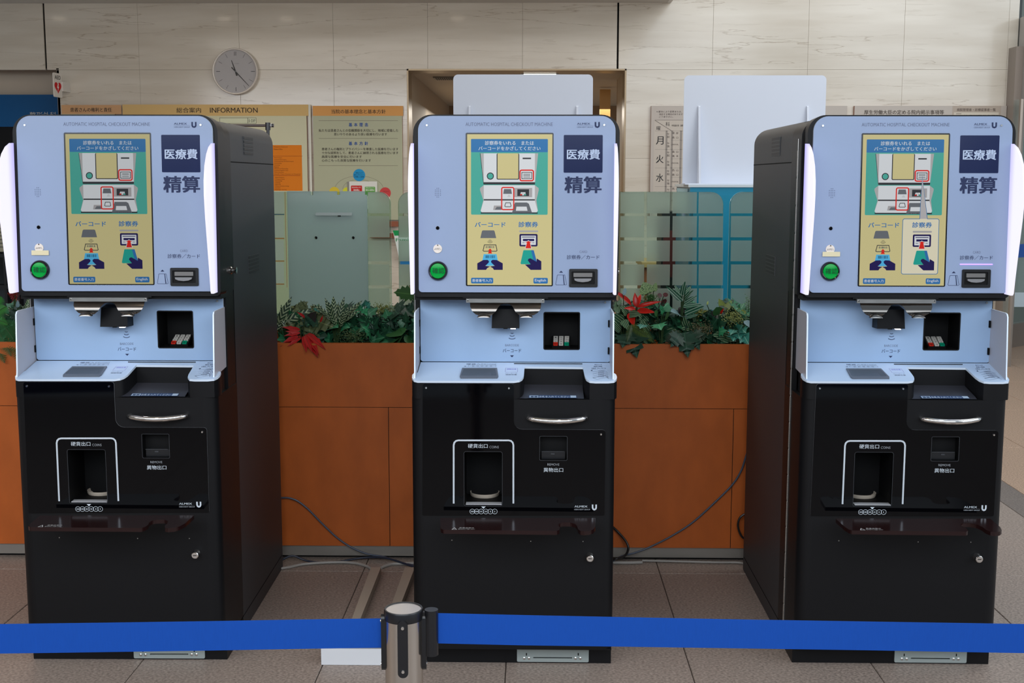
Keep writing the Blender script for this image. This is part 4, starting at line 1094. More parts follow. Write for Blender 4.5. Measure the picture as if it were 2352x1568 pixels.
plant('red_poinsettia', 'red poinsettia hanging over the planter rim beside the leftmost kiosk', 'plant', 690, 1.065,
      [('red', bx, by, tx, ty, w_, dy) for bx, by, tx, ty, w_, dy in ((690, 764, 654, 768, .6, -.05), (686, 772, 652, 782, .6, -.06), (688, 776, 646, 790, .6, -.05), (700, 768, 732, 801, .6, -.075), (704, 772, 727, 810, .62, -.08),
       (700, 770, 714, 802, .6, -.08), (690, 758, 652, 750, .55, -.04), (700, 730, 688, 716, .55, -.04), (735, 740, 742, 726, .6, -.02), (684, 768, 662, 757, .6, -.05), (698, 772, 704, 798, .6, -.08), (706, 766, 742, 792, .5, -.07), (692, 772, 668, 788, .5, -.07))])
plant('begonia_plant', 'olive lobed begonia leaves above the red poinsettia', 'plant', 710, 1.14,
      [('olive', 700, 738, 650, 748, .8, -.04), ('olive', 690, 705, 706, 692, 1, .0), ('olive', 720, 735, 765, 748, .9, -.05), ('olive', 705, 720, 668, 700, .8, 0), ('olive', 735, 715, 712, 700, .9, 0), ('olive', 715, 735, 710, 770, 1.0, -.06), ('maple', 715, 745, 738, 790, .9, -.08), ('olive', 725, 755, 700, 772, .9, -.07), ('maple', 725, 730, 690, 745, .8, -.05), ('ivye', 730, 716, 728, 698, 1.3, .0), ('dusk', 708, 745, 722, 718, 1.0, -.04)])
plant('bright_ivy', 'bright mint green ivy sprig beside the tall striped leaves', 'plant', 830, 1.16,
      [('ivyb', 820, 708, 803, 706, 1.1, 0), ('ivyb', 828, 712, 826, 698, 1.1, 0), ('ivyb', 838, 715, 846, 708, 1.1, -.02), ('ivye', 838, 702, 840, 690, 1.2, -.02), ('ivye', 842, 704, 850, 696, 1.2, -.02), ('ivyb', 812, 712, 816, 724, 1.1, -.04), ('ivyb', 835, 712, 843, 722, 1.0, -.03), ('ivy2', 845, 722, 868, 705, 1.0, 0), ('ivy2', 850, 725, 838, 722, 1.3, -.02)])
plant('jagged_plant', 'dark jagged leaf rising beside the middle kiosk', 'plant', 940, 1.2,
      [('holly', 962, 678, 905, 668, 1.1, -.02), ('holly', 958, 665, 950, 690, .8, -.02), ('maple', 945, 712, 930, 698, 1.0, 0), ('maple', 960, 705, 930, 704, 1.0, 0), ('cala', 935, 735, 955, 708, .9, -.02), ('cala', 920, 735, 942, 712, .7, 0)])
def sprig(name, label, x, Y, cx, cy, rx, ry, n, c, sz=.006):
    b = wpt(x, 800, Y); b.z = ZT-.05
    t = thing(name, label, 'plant', tuple(b))
    g = MB(); m = mat('ink_sprig_%d' % c[0], c, .6)
    for _ in range(n):
        p = wpt(cx+random.gauss(0, .5)*rx, cy+random.gauss(0, .5)*ry, Y+random.uniform(-.03, .03))
        a = Vector((random.uniform(-1, 1), random.uniform(-1, 0), random.uniform(-.2, 1))).normalized()*sz*random.uniform(.6, 1.4)
        s_ = a.orthogonal().normalized()*sz*.4
        g.add([p, p+a*.5+s_, p+a, p+a*.5-s_], [(0, 1, 2, 3)], m)
    g.build('foliage', parent=t, origin=t.location, kind='stuff')
    g = MB()
    for k in range(6):
        p = wpt(cx+random.uniform(-.7, .7)*rx, cy+random.uniform(-.8, .6)*ry, Y)
        g.tube([b, (b+p)*.5+Vector((0, 0, .01)), p], .0012, GREENSTEM, 4, False)
    g.build('stem', parent=t, origin=t.location)
sprig('flower_sprig', 'feathery yellow green sprig before the narrow frosted pane', 880, 1.2, 882, 712, 24, 13, 420, (132, 140, 66))
sprig('moss_sprig', 'mossy green sprig low in the planter beside the middle kiosk\'s left', 820, 1.09, 810, 772, 30, 16, 420, (74, 96, 56))
for k, (x0, x1, lb) in enumerate(((640, 760, 'dark ivy filling the planter beside the leftmost kiosk'), (740, 860, 'dark ivy filling the planter below the tall striped leaves'), (850, 960, 'dark green ivy filling the planter against the middle kiosk'))):
    plant('trailing_ivy', lb, 'ivy', (x0+x1)/2, 1.17,
          region_leaves(['ivy', 'ivy', 'maple', 'ivy2'], 70, x0, x1, 735, 792, 18, 32, spread=2.2, dy=(-.07, .06))+region_leaves(['maple', 'ivy'], 12, x0, x1, 718, 742, 22, 32, spread=1.5, dy=(.04, .10))+region_leaves(['ivyb', 'small'], 3+2*(k == 2), x0, x1, 745, 785, 14, 22, spread=2.5, dy=(-.1, -.06)))
# --- between the middle and the right kiosk
random.seed(23)
plant('bromeliad', 'scarlet bromeliad with wide open petals beside the middle kiosk', 'plant', 1455, 1.14,
      [('redp', 1450, 702, 1419, 664, .6, -.02), ('redp', 1461, 705, 1459, 674, 1.25, -.02), ('redp', 1464, 704, 1470, 672, 1.0, .02), ('redp', 1463, 706, 1513, 688, .55, -.03), ('redp', 1463, 714, 1498, 712, 1.0, -.06), ('redp', 1460, 712, 1441, 704, 1.0, -.04), ('redp', 1448, 717, 1452, 738, 1.3, -.07)])
plant('caladium', 'pale netted caladium leaves before the frosted grid pane', 'plant', 1490, 1.2,
      [('cala', 1488, 674, 1478, 647, 1.5, 0), ('cala', 1501, 668, 1507, 648, .9, .02), ('burg', 1516, 684, 1514, 672, 1.1, 0), ('burg', 1524, 680, 1534, 673, 1.1, 0), ('burg', 1526, 700, 1522, 690, 1.2, -.02), ('small', 1500, 690, 1492, 676, 1, 0), ('small', 1490, 690, 1498, 680, 1, -.02)])
plant('dracaena', 'green and white banded dracaena in the middle of the right flower bed', 'plant', 1565, 1.15,
      [('dieff', 1568, 692, 1532, 660, .9, -.02), ('dieff', 1565, 680, 1550, 652, .8, 0), ('dieff', 1567, 678, 1571, 652, 1.2, -.04), ('dieff', 1572, 676, 1588, 655, 1.0, 0), ('dieff', 1568, 705, 1607, 695, .9, -.04), ('dieff', 1570, 698, 1598, 680, 1.0, -.02),
       ('dieff', 1572, 722, 1608, 702, 1.1, -.05), ('pale', 1564, 727, 1548, 708, 1.0, -.06), ('dieff', 1575, 730, 1600, 722, .8, -.05), ('dieff', 1570, 690, 1583, 668, .9, -.04)])
plant('hosta', 'pale edged rounded leaves left of the scarlet bromeliad petals', 'plant', 1435, 1.12,
      [('hosta', 1440, 720, 1433, 705, 1.2, -.03), ('hosta', 1443, 722, 1464, 718, .8, -.05), ('hosta', 1430, 742, 1412, 726, 1.1, -.04), ('hosta', 1432, 735, 1440, 750, 1.0, -.06), ('pale', 1432, 678, 1438, 660, .8, .02), ('hosta', 1420, 720, 1414, 690, .8, 0), ('hosta', 1425, 760, 1412, 742, .9, -.04), ('hosta', 1418, 700, 1428, 688, 1.0, 0), ('hosta', 1420, 712, 1424, 700, 1.1, 0)])
plant('yellow_leaf_plant', 'yellow green upright leaves before the teal cabinet', 'plant', 1668, 1.18,
      [('yellow', 1663, 712, 1653, 687, .95, 0), ('yellow', 1666, 712, 1680, 690, .95, 0), ('yellow', 1712, 722, 1703, 710, 1.2, 0), ('small', 1650, 722, 1646, 706, 1.2, -.02), ('dusk', 1640, 735, 1628, 712, 1.2, 0), ('ivyb', 1606, 730, 1622, 728, 1.1, -.04), ('yellow', 1624, 700, 1627, 690, .7, 0), ('redp', 1655, 720, 1660, 711, .9, -.02)])
sprig('flower_sprig', 'yellow green flower sprig right of the banded dracaena', 1606, 1.16, 1606, 716, 12, 12, 260, (140, 142, 66))
sprig('flower_sprig', 'pale yellow flower sprig close to the right kiosk', 1690, 1.14, 1686, 728, 24, 18, 420, (146, 154, 84))
sprig('flower_sprig', 'thin airy green sprig against the teal cabinet by the right kiosk', 1715, 1.2, 1716, 700, 7, 18, 90, (84, 128, 70), .005)
sprig('moss_sprig', 'brownish mossy sprig below the banded dracaena', 1605, 1.1, 1610, 755, 26, 16, 360, (92, 88, 56))
sprig('moss_sprig', 'fine green sprig behind the caladium leaves', 1500, 1.2, 1494, 686, 14, 10, 260, (70, 108, 54))
plant('pale_ivy', 'pale blue green ivy trailing near the right kiosk', 'plant', 1700, 1.1,
      [('ivye', 1698, 760, 1702, 748, 1.2, -.05), ('ivye', 1704, 756, 1712, 762, 1.2, -.05), ('ivye', 1690, 768, 1684, 780, 1.2, -.06), ('ivye', 1694, 764, 1700, 776, 1.2, -.06), ('ivye', 1708, 770, 1720, 790, 1.2, -.06), ('ivye', 1706, 772, 1702, 784, 1.0, -.06), ('ivye', 1686, 758, 1678, 766, 1.1, -.05), ('ivyb', 1652, 762, 1668, 758, 1.0, -.05), ('pale', 1712, 736, 1722, 748, .9, -.03)])
plant('ivy_sprig', 'single bright green ivy sprig below the scarlet bromeliad', 'plant', 1520, 1.08,
      [('ivyb', 1512, 744, 1518, 754, 1.2, -.05), ('ivyb', 1520, 710, 1517, 700, .9, -.02), ('ivyb', 1524, 718, 1518, 712, .9, -.03), ('small', 1510, 722, 1504, 716, 1, -.03), ('small', 1528, 728, 1536, 722, 1, -.03), ('ivye', 1478, 746, 1470, 752, 1.2, -.05)])
plant('hanging_maple', 'dark lobed leaf hanging over the planter rim near the middle kiosk', 'plant', 1452, 1.07, [('maple', 1450, 768, 1460, 813, .95, -.08), ('maple', 1440, 772, 1430, 790, 1.0, -.07)])
plant('hanging_maple', 'dark lobed leaf hanging over the planter rim below the dracaena', 'plant', 1578, 1.06, [('maple', 1572, 768, 1579, 812, .85, -.08), ('maple', 1590, 765, 1602, 796, .8, -.07), ('maple', 1560, 770, 1545, 792, .9, -.07)])
for k, (x0, x1, lb) in enumerate(((1412, 1520, 'dark ivy filling the planter under the scarlet bromeliad'), (1505, 1625, 'dark ivy filling the planter under the banded dracaena'), (1610, 1730, 'dark ivy filling the planter beside the right kiosk'))):
    plant('trailing_ivy', lb, 'ivy', (x0+x1)/2, 1.18,
          region_leaves(['ivy', 'ivy', 'maple', 'ivy2', 'hosta'] if k else ['ivy', 'ivy', 'maple', 'hosta', 'hosta'], 70, x0, x1, 732, 792, 17, 30, spread=2.2, dy=(-.07, .06))+region_leaves(['maple', 'ivy2', 'dusk'], 18, x0, x1, 705, 735, 20, 34, spread=1.5, dy=(.04, .10)))
# ferns
def frond(parent, base, tip, c, wd_=.22, n=22, sag=.25):
    g = MB(); m = leaf_mat('fern_%d_%d' % (c[0], c[1]), c, None)
    ax = tip-base; ln = ax.length; ax = ax/ln; nrm = (CAM-base).normalized(); side = ax.cross(nrm).normalized(); nrm = side.cross(ax)
    def at_(t): return base+ax*ln*t-Vector((0, 0, 1))*sag*ln*t*t
    for k in range(n):
        t = .06+.94*k/n; p = at_(t); w_ = wd_*ln*math.sin(min(1, (1.02-t)*1.6)*math.pi/2)*(.5+.5*min(1, t*5)); th = ln/n*.36
        for s_ in (-1, 1):
            tipp = p+side*s_*w_+ax*w_*.45-nrm*w_*.15
            g.add([p-ax*th, p+(tipp-p)*.45-ax*th*.9, tipp, p+(tipp-p)*.45+ax*th*.9, p+ax*th], [(0, 1, 2, 3, 4)], m)
    g.tube([at_(k/6) for k in range(7)], .0011, GREENSTEM, 4, False)
    return g.build('frond', parent=parent, origin=parent.location)
def fern(name, label, x, Y, fr):
    b = wpt(x, 800, Y); b.z = ZT-.05; t = thing(name, label, 'fern', tuple(b))
    for (bx, by, tx, ty, c, wd_, dy) in fr: frond(t, wpt(bx, by, Y), wpt(tx, ty, Y+dy), c, wd_)
    return t
fern('fern', 'yellow green fern frond drooping below the scarlet bromeliad', 1450, 1.08, [(1445, 748, 1502, 770, (96, 118, 54), .22, -.06), (1450, 745, 1440, 775, (70, 96, 50), .2, -.05)])
fern('fern', 'dark brownish fern at the planter rim beside the drooping maple leaf', 1535, 1.08, [(1560, 758, 1528, 790, (44, 58, 36), .3, -.05), (1548, 755, 1556, 792, (52, 66, 40), .25, -.05)])
G1, G2 = (56, 128, 54), (40, 92, 50)
fern('fern', 'big bright green fern at the left edge beside the leftmost kiosk', 0, 1.08,
     [(-20, 730, 14, 690, G1, .35, 0), (-10, 735, 18, 735, G1, .3, -.03), (0, 740, 30, 765, G2, .32, -.05), (10, 735, 48, 775, G2, .3, -.05), (-25, 720, 0, 665, G1, .35, 0), (20, 750, 62, 800, G2, .26, -.06), (-5, 760, 25, 800, G2, .3, -.07), (30, 745, 44, 820, (50, 86, 40), .22, -.08), (-20, 770, 10, 815, G2, .3, -.07), (30, 740, 60, 755, G2, .3, -.03)])
plant('striped_plant', 'striped leaves behind the bright fern at the left edge', 'plant', 45, 1.2,
      [('calathea', 35+random.uniform(-10, 15), 735, 10+i*8, 684+random.uniform(0, 22), .8, random.uniform(-.03, .05)) for i in range(9)]+[('pale', 40, 706, 41, 690, .8, -.02), ('hosta', 60, 715, 72, 688, .8, 0), ('calathea', 58, 715, 66, 683, .8, 0)])
sprig('berry_sprig', 'dark red berry cluster above the fern at the left edge', 35, 1.2, 33, 676, 12, 14, 260, (130, 34, 34))
plant('trailing_ivy', 'dark ivy behind the bright fern at the left edge', 'ivy', 20, 1.2, region_leaves(['ivy', 'maple', 'ivy2'], 40, -40, 75, 715, 785, 20, 38, spread=2.2))

# ------------------------------------------------------------------ frosted glass screens behind the planter
def frost(name, c, tr=.22, rough=.5):
    m = bpy.data.materials.new(name); m.use_nodes = True; nt = m.node_tree; out = nt.nodes['Material Output']; nt.nodes.remove(nt.nodes['Principled BSDF'])
    d = nt.nodes.new('ShaderNodeBsdfDiffuse'); d.inputs[0].default_value = lin(c); t = nt.nodes.new('ShaderNodeBsdfTranslucent'); t.inputs[0].default_value = lin(c)
    tp = nt.nodes.new('ShaderNodeBsdfRefraction'); tp.inputs['Color'].default_value = lin((240, 246, 242)); tp.inputs['Roughness'].default_value = rough; tp.inputs['IOR'].default_value = 1.12
    gl_ = nt.nodes.new('ShaderNodeBsdfGlossy'); gl_.inputs['Roughness'].default_value = .25
    def mix(f, a, b2):
        n = nt.nodes.new('ShaderNodeMixShader'); n.inputs[0].default_value = f; nt.links.new(a, n.inputs[1]); nt.links.new(b2, n.inputs[2]); return n.outputs[0]
    nt.links.new(mix(.03, mix(tr, mix(.45, d.outputs[0], t.outputs[0]), tp.outputs[0]), gl_.outputs[0]), out.inputs[0]); return m
FROST = frost('frosted_film', (228, 232, 220), .74, .28); FROST2 = frost('frosted_board', (204, 222, 220), .2)
CLEAR = bpy.data.materials.new('clear_glass'); CLEAR.use_nodes = True; nt = CLEAR.node_tree; nt.nodes.remove(nt.nodes['Principled BSDF'])
tp = nt.nodes.new('ShaderNodeBsdfTransparent'); tp.inputs[0].default_value = lin((226, 240, 234)); gl_ = nt.nodes.new('ShaderNodeBsdfGlossy'); gl_.inputs['Roughness'].default_value = .03
mxs = nt.nodes.new('ShaderNodeMixShader'); mxs.inputs[0].default_value = .06; nt.links.new(tp.outputs[0], mxs.inputs[1]); nt.links.new(gl_.outputs[0], mxs.inputs[2]); nt.links.new(mxs.outputs[0], nt.nodes['Material Output'].inputs[0])
GEDGE = mat('green_glass_edge', (150, 196, 180), .2)
GY = PY+.46
gp = WP(GY)
def glass(label, x0, x1, ytop, rl, rr_, cells, rows_, r=28):
    z0 = ZT-.25
    a = gp.px(x0, ytop); b2 = gp.px(x1, ytop); k = (b2[0]-a[0])/(x1-x0)
    t = thing('glass_screen', label, 'glass screen', ((a[0]+b2[0])/2, GY, 0))
    lo = rrect(a[0], 0.02, b2[0], a[1], (0, 0, rr_*k, rl*k), 8)
    MB().plate(gp, [lo], -.008, 0, CLEAR, GEDGE).build('pane', parent=t, origin=t.location)
    for (cx0, cx1) in cells:
        for j, (ry0, ry1) in enumerate(rows_):
            c0 = gp.px(cx0, ry0); c1 = gp.px(cx1, ry1)
            rad = [0, 0, 0, 0]
            if j == 0 and cx1 > x1-6: rad[2] = (rr_-3)*k if rr_ else 0
            if j == 0 and cx0 < x0+6: rad[3] = (rl-3)*k if rl else 0
            MB().plate(gp, [rrect(c0[0], c1[1], c1[0], c0[1], rad, 6)], .0002, .0008, FROST).build('frosted_film', parent=t, origin=t.location)
    return t
RWS = [(441, 490), (496, 545), (552, 600), (607, 655), (662, 712)]
glass('frosted glass screen with clear grid lines right of the middle kiosk', 1423, 1662, 440, 0, 30, [(1425, 1479), (1486, 1538), (1545, 1600), (1605, 1660)], RWS)
glass('frosted glass screen with rounded corner before the teal cabinet, beside the right kiosk', 1677, 1800, 440, 30, 0, [(1679, 1798)], RWS)
glass('narrow frosted glass screen with rounded right corner beside the frosted board', 628, 897, 440, 0, 26, [(845, 895)], RWS)
glass('narrow frosted glass screen with rounded left corner beside the middle kiosk', 914, 1020, 440, 28, 0, [(916, 1018)], RWS)
# thick frosted board in front of the left screen
by_ = GY-.05; bpn = WP(by_)
fbz = thing('frosted_board', 'grey green frosted acrylic board with two round holes and a handle slot', 'board', tuple(bpn.P(*bpn.px(750, 720)))[:2]+(0,))
o_ = ppoly(bpn, [(659, 439), (713, 439), (713, 448), (719, 448), (719, 439), (774, 439), (774, 447), (781, 447), (781, 439), (838, 439), (838, 447), (843, 447), (847, 760), (665, 760)])
def capsule(pl, x0, y0, x1, y1, r): return prect(pl, x0, y0, x1, y1, r, 0, 5)
o_[-1] = (o_[-1][0], .02); o_[-2] = (o_[-2][0], .02)
h1_ = circ(bpn.px(725.5, 546), .0062, 14); h2_ = circ(bpn.px(811, 546), .0062, 14)
MB().plate(bpn, [o_, h1_, h2_], -.008, 0, FROST2, GEDGE).build('board_panel', parent=fbz, origin=fbz.location)
for hh in (h1_, h2_):
    MB().plate(bpn, [[(p[0], p[1]) for p in hh]], -.02, -.012, DARK).build('bolt', parent=fbz, origin=fbz.location)
MB().plate(bpn, [capsule(bpn, 723, 487, 811, 496, 2)], -.03, -.012, mat('bracket_grey', (120, 130, 128), .5)).build('bracket', parent=fbz, origin=fbz.location)
MB().plate(bpn, [capsule(bpn, 725, 488, 809, 495, 2)], .0, .004, mat('handle_frost', (186, 200, 196), .4)).build('handle', parent=fbz, origin=fbz.location)
MB().box((bpn.px(776, 494)[0], by_-.005, bpn.px(776, 497)[1]), (bpn.px(783, 494)[0], by_-.003, bpn.px(776, 494.5)[1]), DARK).build('handle_slot', parent=fbz, origin=fbz.location)

# ------------------------------------------------------------------ teal cabinets carrying white boards
CYF = 2.5
cp = WP(CYF)
TEALM = mat('teal_laminate', (20, 128, 158), .3, spec=.4); TOPW = mat('cabinet_top_pale', (196, 206, 210), .35)
def cabinet(label, x0, x1, boardlabel, bx0, bx1, by0, ribs, plac=False):
    a = cp.P(*cp.px(x0, 424)); b2 = cp.P(*cp.px(x1, 424)); z = a.z
    t = thing('storage_cabinet', label, 'cabinet', ((a.x+b2.x)/2, CYF+.3, 0))
    o = t.location
    MB().box((a.x, CYF, .04), (b2.x, CYF+.55, z-.012), TEALM).build('body', parent=t, origin=o)
    MB().box((a.x+.03, CYF+.03, 0), (b2.x-.03, CYF+.5, .04), DARK).build('plinth', parent=t, origin=o)
    MB().box((a.x-.008, CYF-.008, z-.012), (b2.x+.008, CYF+.558, z), TOPW).build('top', parent=t, origin=o)
    n = 2
    for k in range(n):
        xa = a.x+.012+(b2.x-a.x-.024)*k/n; xb = a.x+.012+(b2.x-a.x-.024)*(k+1)/n
        d = MB().box((xa+.003, CYF-.014, .07), (xb-.003, CYF-.001, z-.05), TEALM).build('door', parent=t, origin=o)
        MB().box(((xb-.03) if k == 0 else xa+.02, CYF-.028, .8), ((xb-.02) if k == 0 else xa+.03, CYF-.012, .92), STEEL).build('handle', parent=d)
        d.children[0].data.transform(Matrix.Translation(-Vector(o)))
    if plac:
        sp2 = Plane((a.x-.002, 0, 0), (0, 0, 1), (0, 0, 0), ex=(0, -1, 0))
        g = MB(); g.plate(sp2, [[(-(CYF+.5), z-.14), (-(CYF+.06), z-.14), (-(CYF+.06), z-.02), (-(CYF+.5), z-.02)]], 0, .002, mat('side_label', (150, 190, 200), .4)); g.build('side_label', parent=t, origin=o)
    YB = CYF+.10; wb = WP(YB)
    p0 = wb.P(*wb.px(bx0, by0)); p1 = wb.P(*wb.px(bx1, 400)); k_ = (p1.x-p0.x)/(bx1-bx0)
    BW = mat('white_board_plastic', (206, 212, 224), .4, spec=.3)
    bt2 = thing('display_board', boardlabel, 'board', ((p0.x+p1.x)/2, YB, z))
    MB().plate(wb, [rrect(p0.x, z, p1.x, p0.z, (0, 0, 11*k_, 11*k_), 6)], -.008, 0, BW).build('panel', parent=bt2, origin=bt2.location)
    MB().box((p0.x+.002, YB-.09, z), (p1.x-.002, YB+.09, z+.006), BW).build('foot', parent=bt2, origin=bt2.location)
    zt_ = wb.P(*wb.px(bx0, 243)).z
    for rx_ in ribs:
        xr = wb.px(rx_, 243)[0]
        mb = MB(); vs = [(xr-.005, YB, z+.006), (xr+.005, YB, z+.006), (xr+.005, YB-.085, z+.006), (xr-.005, YB-.085, z+.006), (xr-.005, YB, zt_), (xr+.005, YB, zt_), (xr+.005, YB-.008, zt_-.004), (xr-.005, YB-.008, zt_-.004)]
        mb.add(vs, [(3, 2, 1, 0), (4, 5, 6, 7), (3, 7, 6, 2), (0, 4, 7, 3), (2, 6, 5, 1)], BW)
        mb.build('rib', parent=bt2, origin=bt2.location)
cabinet('teal storage cabinet behind the frosted glass beside the right kiosk', 1585, 1900, 'white rectangular board standing on the teal cabinet beside the right kiosk', 1572, 1891, 173, (1606, 1855), True)
cabinet('teal storage cabinet hidden behind the middle kiosk', 1050, 1352, 'white rectangular board rising behind the middle kiosk', 1041, 1360, 171, (1079, 1326))

# ------------------------------------------------------------------ notice boards on the marble wall
IP = WP(WY-.03)
def board(name, label, cat, x0, y0, x1, y1, m, side=None, z1=None):
    a = IP.px(x0, y0); b2 = IP.px(x1, y1)
    lo = rrect(a[0], b2[1], b2[0], a[1], 0)
    t = thing(name, label, cat, ((a[0]+b2[0])/2, WY-.015, b2[1]))
    MB().plate(IP, [lo], -.028, 0, m, side).build('panel', parent=t, origin=t.location)
    return t
def binks(t, f, name='lettering'):
    g = MB(); f(g); return g.build(name, parent=t, origin=t.location)
def ri(g, x0, y0, x1, y1, c, w=.0006, r=0): g.ink(IP, prect(IP, x0, y0, x1, y1, r), w, flat(c))
def ti_(g, s_, x0, y0, x1, y1, c, w=.0016, bold=0): g.text(IP, s_, (x0, y0, x1, y1), w, flat(c), bold)
BR = mat('brown_edge', (150, 82, 40), .5); CREAM = mat('cream_board', (206, 204, 172), .5); SAGE = mat('sage_board', (178, 180, 150), .5)
BK = (58, 48, 42)
t = board('rights_board', 'tan headed notice board nearest the blue sign', 'notice board', 141, 241, 279, 640, CREAM, BR)
binks(t, lambda g: (ri(g, 141, 241, 279, 262, (206, 160, 116)), ti_(g, '患者さんの権利と責任', 161, 247, 257, 257, BK, bold=.014)))
t = board('information_board', 'wide cream information board with a golden header below the clock', 'notice board', 281, 240, 714, 760, CREAM, BR)
def f(g):
    ri(g, 281, 240, 714, 266, (214, 180, 120)); ti_(g, '総合案内', 405, 247, 462, 259, BK, bold=.006); ti_(g, 'INFORMATION', 482, 247, 592, 259, BK, bold=.01)
    ri(g, 504, 270, 589, 284, (120, 120, 100)); ri(g, 505, 271, 569, 283, (214, 218, 190), .0010); ri(g, 570, 271, 588, 283, (214, 218, 190), .0010); ti_(g, '10F', 572, 273.5, 587, 281, (90, 90, 80))
    ri(g, 600, 333, 695, 438, (226, 128, 24), r=1); 
    ri(g, 600, 358, 695, 358.8, (160, 76, 20), .0012); ri(g, 600, 402.5, 690, 403.5, (160, 60, 20), .0012)
    dk = (120, 62, 14)
    for y, s_, w_ in ((337, 'Management Department', 32), (342, 'Medical Office', 20)): ti_(g, s_, 629, y-1, 629+w_, y+2, dk)
    for k, (s_, w_) in enumerate((('Neurosurgery', 18), ('Cardiovascular Surgery', 28), ('Otolaryngology and Neck Surgery', 45), ('Ophthalmology', 17), ('Dermatology', 13), ('Pediatrics', 11), ('Obstetrics and Gynecology', 32), ('Anesthesiology/Pain Clinic', 32), ('Medical Laboratory', 22), ('Health Care Center in Hospital', 60))): ti_(g, s_, 630, 361+k*4.15, 630+w_, 364+k*4.15, dk)
    for k, (s_, w_) in enumerate((('General Reception', 21), ('Orthopedic Surgery', 22), ('Rheumatology', 16), ('Cardiology', 12), ('Nephrology', 13), ('Diabetes and Endocrinology', 32), ('Psychiatry', 12), ('Radiology / Nursing', 26))): ti_(g, s_, 632, 406+k*4, 632+w_, 409+k*4, dk)
    for y0, y1 in ((440, 490), (495, 545), (551, 597), (602, 650)):
        ri(g, 560, y0, 653, y1, (206, 204, 196)); ri(g, 560, y1+1, 653, y1+3.5, (190, 120, 70) if y1 > 500 else (70, 100, 130))
    ri(g, 654, 440, 660, 660, (206, 124, 66))
    ri(g, 713, 240, 714.8, 560, (220, 220, 208), .002)
binks(t, f)
t = board('policy_board', 'sage green policy board with an orange header left of the doorway', 'notice board', 718, 243, 926, 505, SAGE, BR)
def f(g):
    ri(g, 718, 243, 926, 266, (220, 160, 92)); ti_(g, '当院の基本理念と基本方針', 761, 251, 886, 261, BK, bold=.012)
    for y in (276.5, 317.5, 380): ri(g, 732, y, 914, y+.8, (120, 110, 96))
    bl = (30, 82, 160)
    for k, c_ in enumerate('基本理念'): ti_(g, c_, 801+k*12.2, 282, 809+k*12.2, 290.5, bl, bold=.02)
    for k, c_ in enumerate('基本方針'): ti_(g, c_, 801+k*12.2, 325, 809+k*12.2, 333.5, bl, bold=.02)
    ti_(g, '私たちは患者さんとの信頼関係を大切にし、地域に密着した', 732, 296, 915, 303, BK, bold=.008)
    ti_(g, '思いやりのあるより良い医療を行います', 767, 305, 889, 311.5, BK, bold=.008)
    for k, (s_, x1) in enumerate((('患者さんの権利とプライバシーを尊重した医療を行います', 915), ('十分な説明をして、患者さんに納得される医療を行います', 915), ('高度な医療を安全に行います', 831), ('心のこもった良質な医療を行います', 852))): ti_(g, s_, 739, 339+k*8.7, x1, 345.5+k*8.7, BK, bold=.008)
    k_ = abs(IP.px(1, 0)[0]-IP.px(0, 0)[0])
    for (rx_, ry_) in ((56, 30), (38, 22)):
        c_ = IP.px(825, 434); g.stroke(IP, circ(c_, rx_*k_, 20, ry_*k_, 0, 180), .5*k_, .0008, flat((120, 116, 98)))
    for (x, y, r_, c_) in ((825, 402, 14, (34, 150, 206)), (768, 441, 12, (222, 196, 60)), (797, 440, 10, (220, 220, 60)), (885, 443, 13, (206, 70, 70))):
        g.ink(IP, circ(IP.px(x, y), r_*k_, 24), .0014, flat(c_))
    for k, s_ in enumerate(('患者さんの', '権利とプライバシー', 'を尊重した医療')): ti_(g, s_, 817-(k > 0)*4, 395+k*4.6, 833+(k > 0)*3, 398.5+k*4.6, (20, 60, 90), .002)
    ti_(g, '心のこもった', 880, 438, 893, 441, (90, 20, 20), .002)
binks(t, f)
fl = WP(WY-.045)
ft = thing('flyer_stack', 'white flyers with red and green notices pinned on the sage board', 'flyer', tuple(fl.P(*fl.px(832, 450))))
MB().plate(fl, [prect(fl, 797, 417, 860, 480)], -.014, -.010, mat('flyer_grey', (150, 148, 140), .6)).plate(fl, [prect(fl, 799, 417.3, 861, 480)], -.009, -.006, mat('flyer_grey', (150, 148, 140), .6)).build('flyer_behind', parent=ft, origin=ft.location)
MB().plate(fl, [prect(fl, 802, 416.5, 867, 480)], -.004, 0, mat('flyer_white', (226, 226, 218), .6)).build('sheet', parent=ft, origin=ft.location)
g = MB(); g.ink(fl, prect(fl, 806, 426, 832, 450, 2), .0006, flat((204, 36, 32))); g.ink(fl, prect(fl, 838, 428.5, 862, 450, 2), .0006, flat((104, 170, 80)))
g.text(fl, '感染拡大防止に伴う', (808, 428.5, 829, 432), .0014, flat((240, 232, 224))); g.text(fl, '面会禁止', (812, 434, 826, 438.5), .0014, flat((240, 232, 224)), .02)
g.text(fl, '感染拡大防止に伴う', (840, 429.5, 860, 432.5), .0014, flat((232, 240, 224))); g.text(fl, '院内入館禁止', (840, 434, 860, 438.5), .0014, flat((232, 240, 224)), .02)
g.build('lettering', parent=ft, origin=ft.location)
GREY = mat('warm_grey_board', (186, 176, 166), .5)
t = board('schedule_board', 'warm grey weekly clinic schedule board right of the doorway', 'notice board', 1496, 243, 1936, 520, GREY, BR)
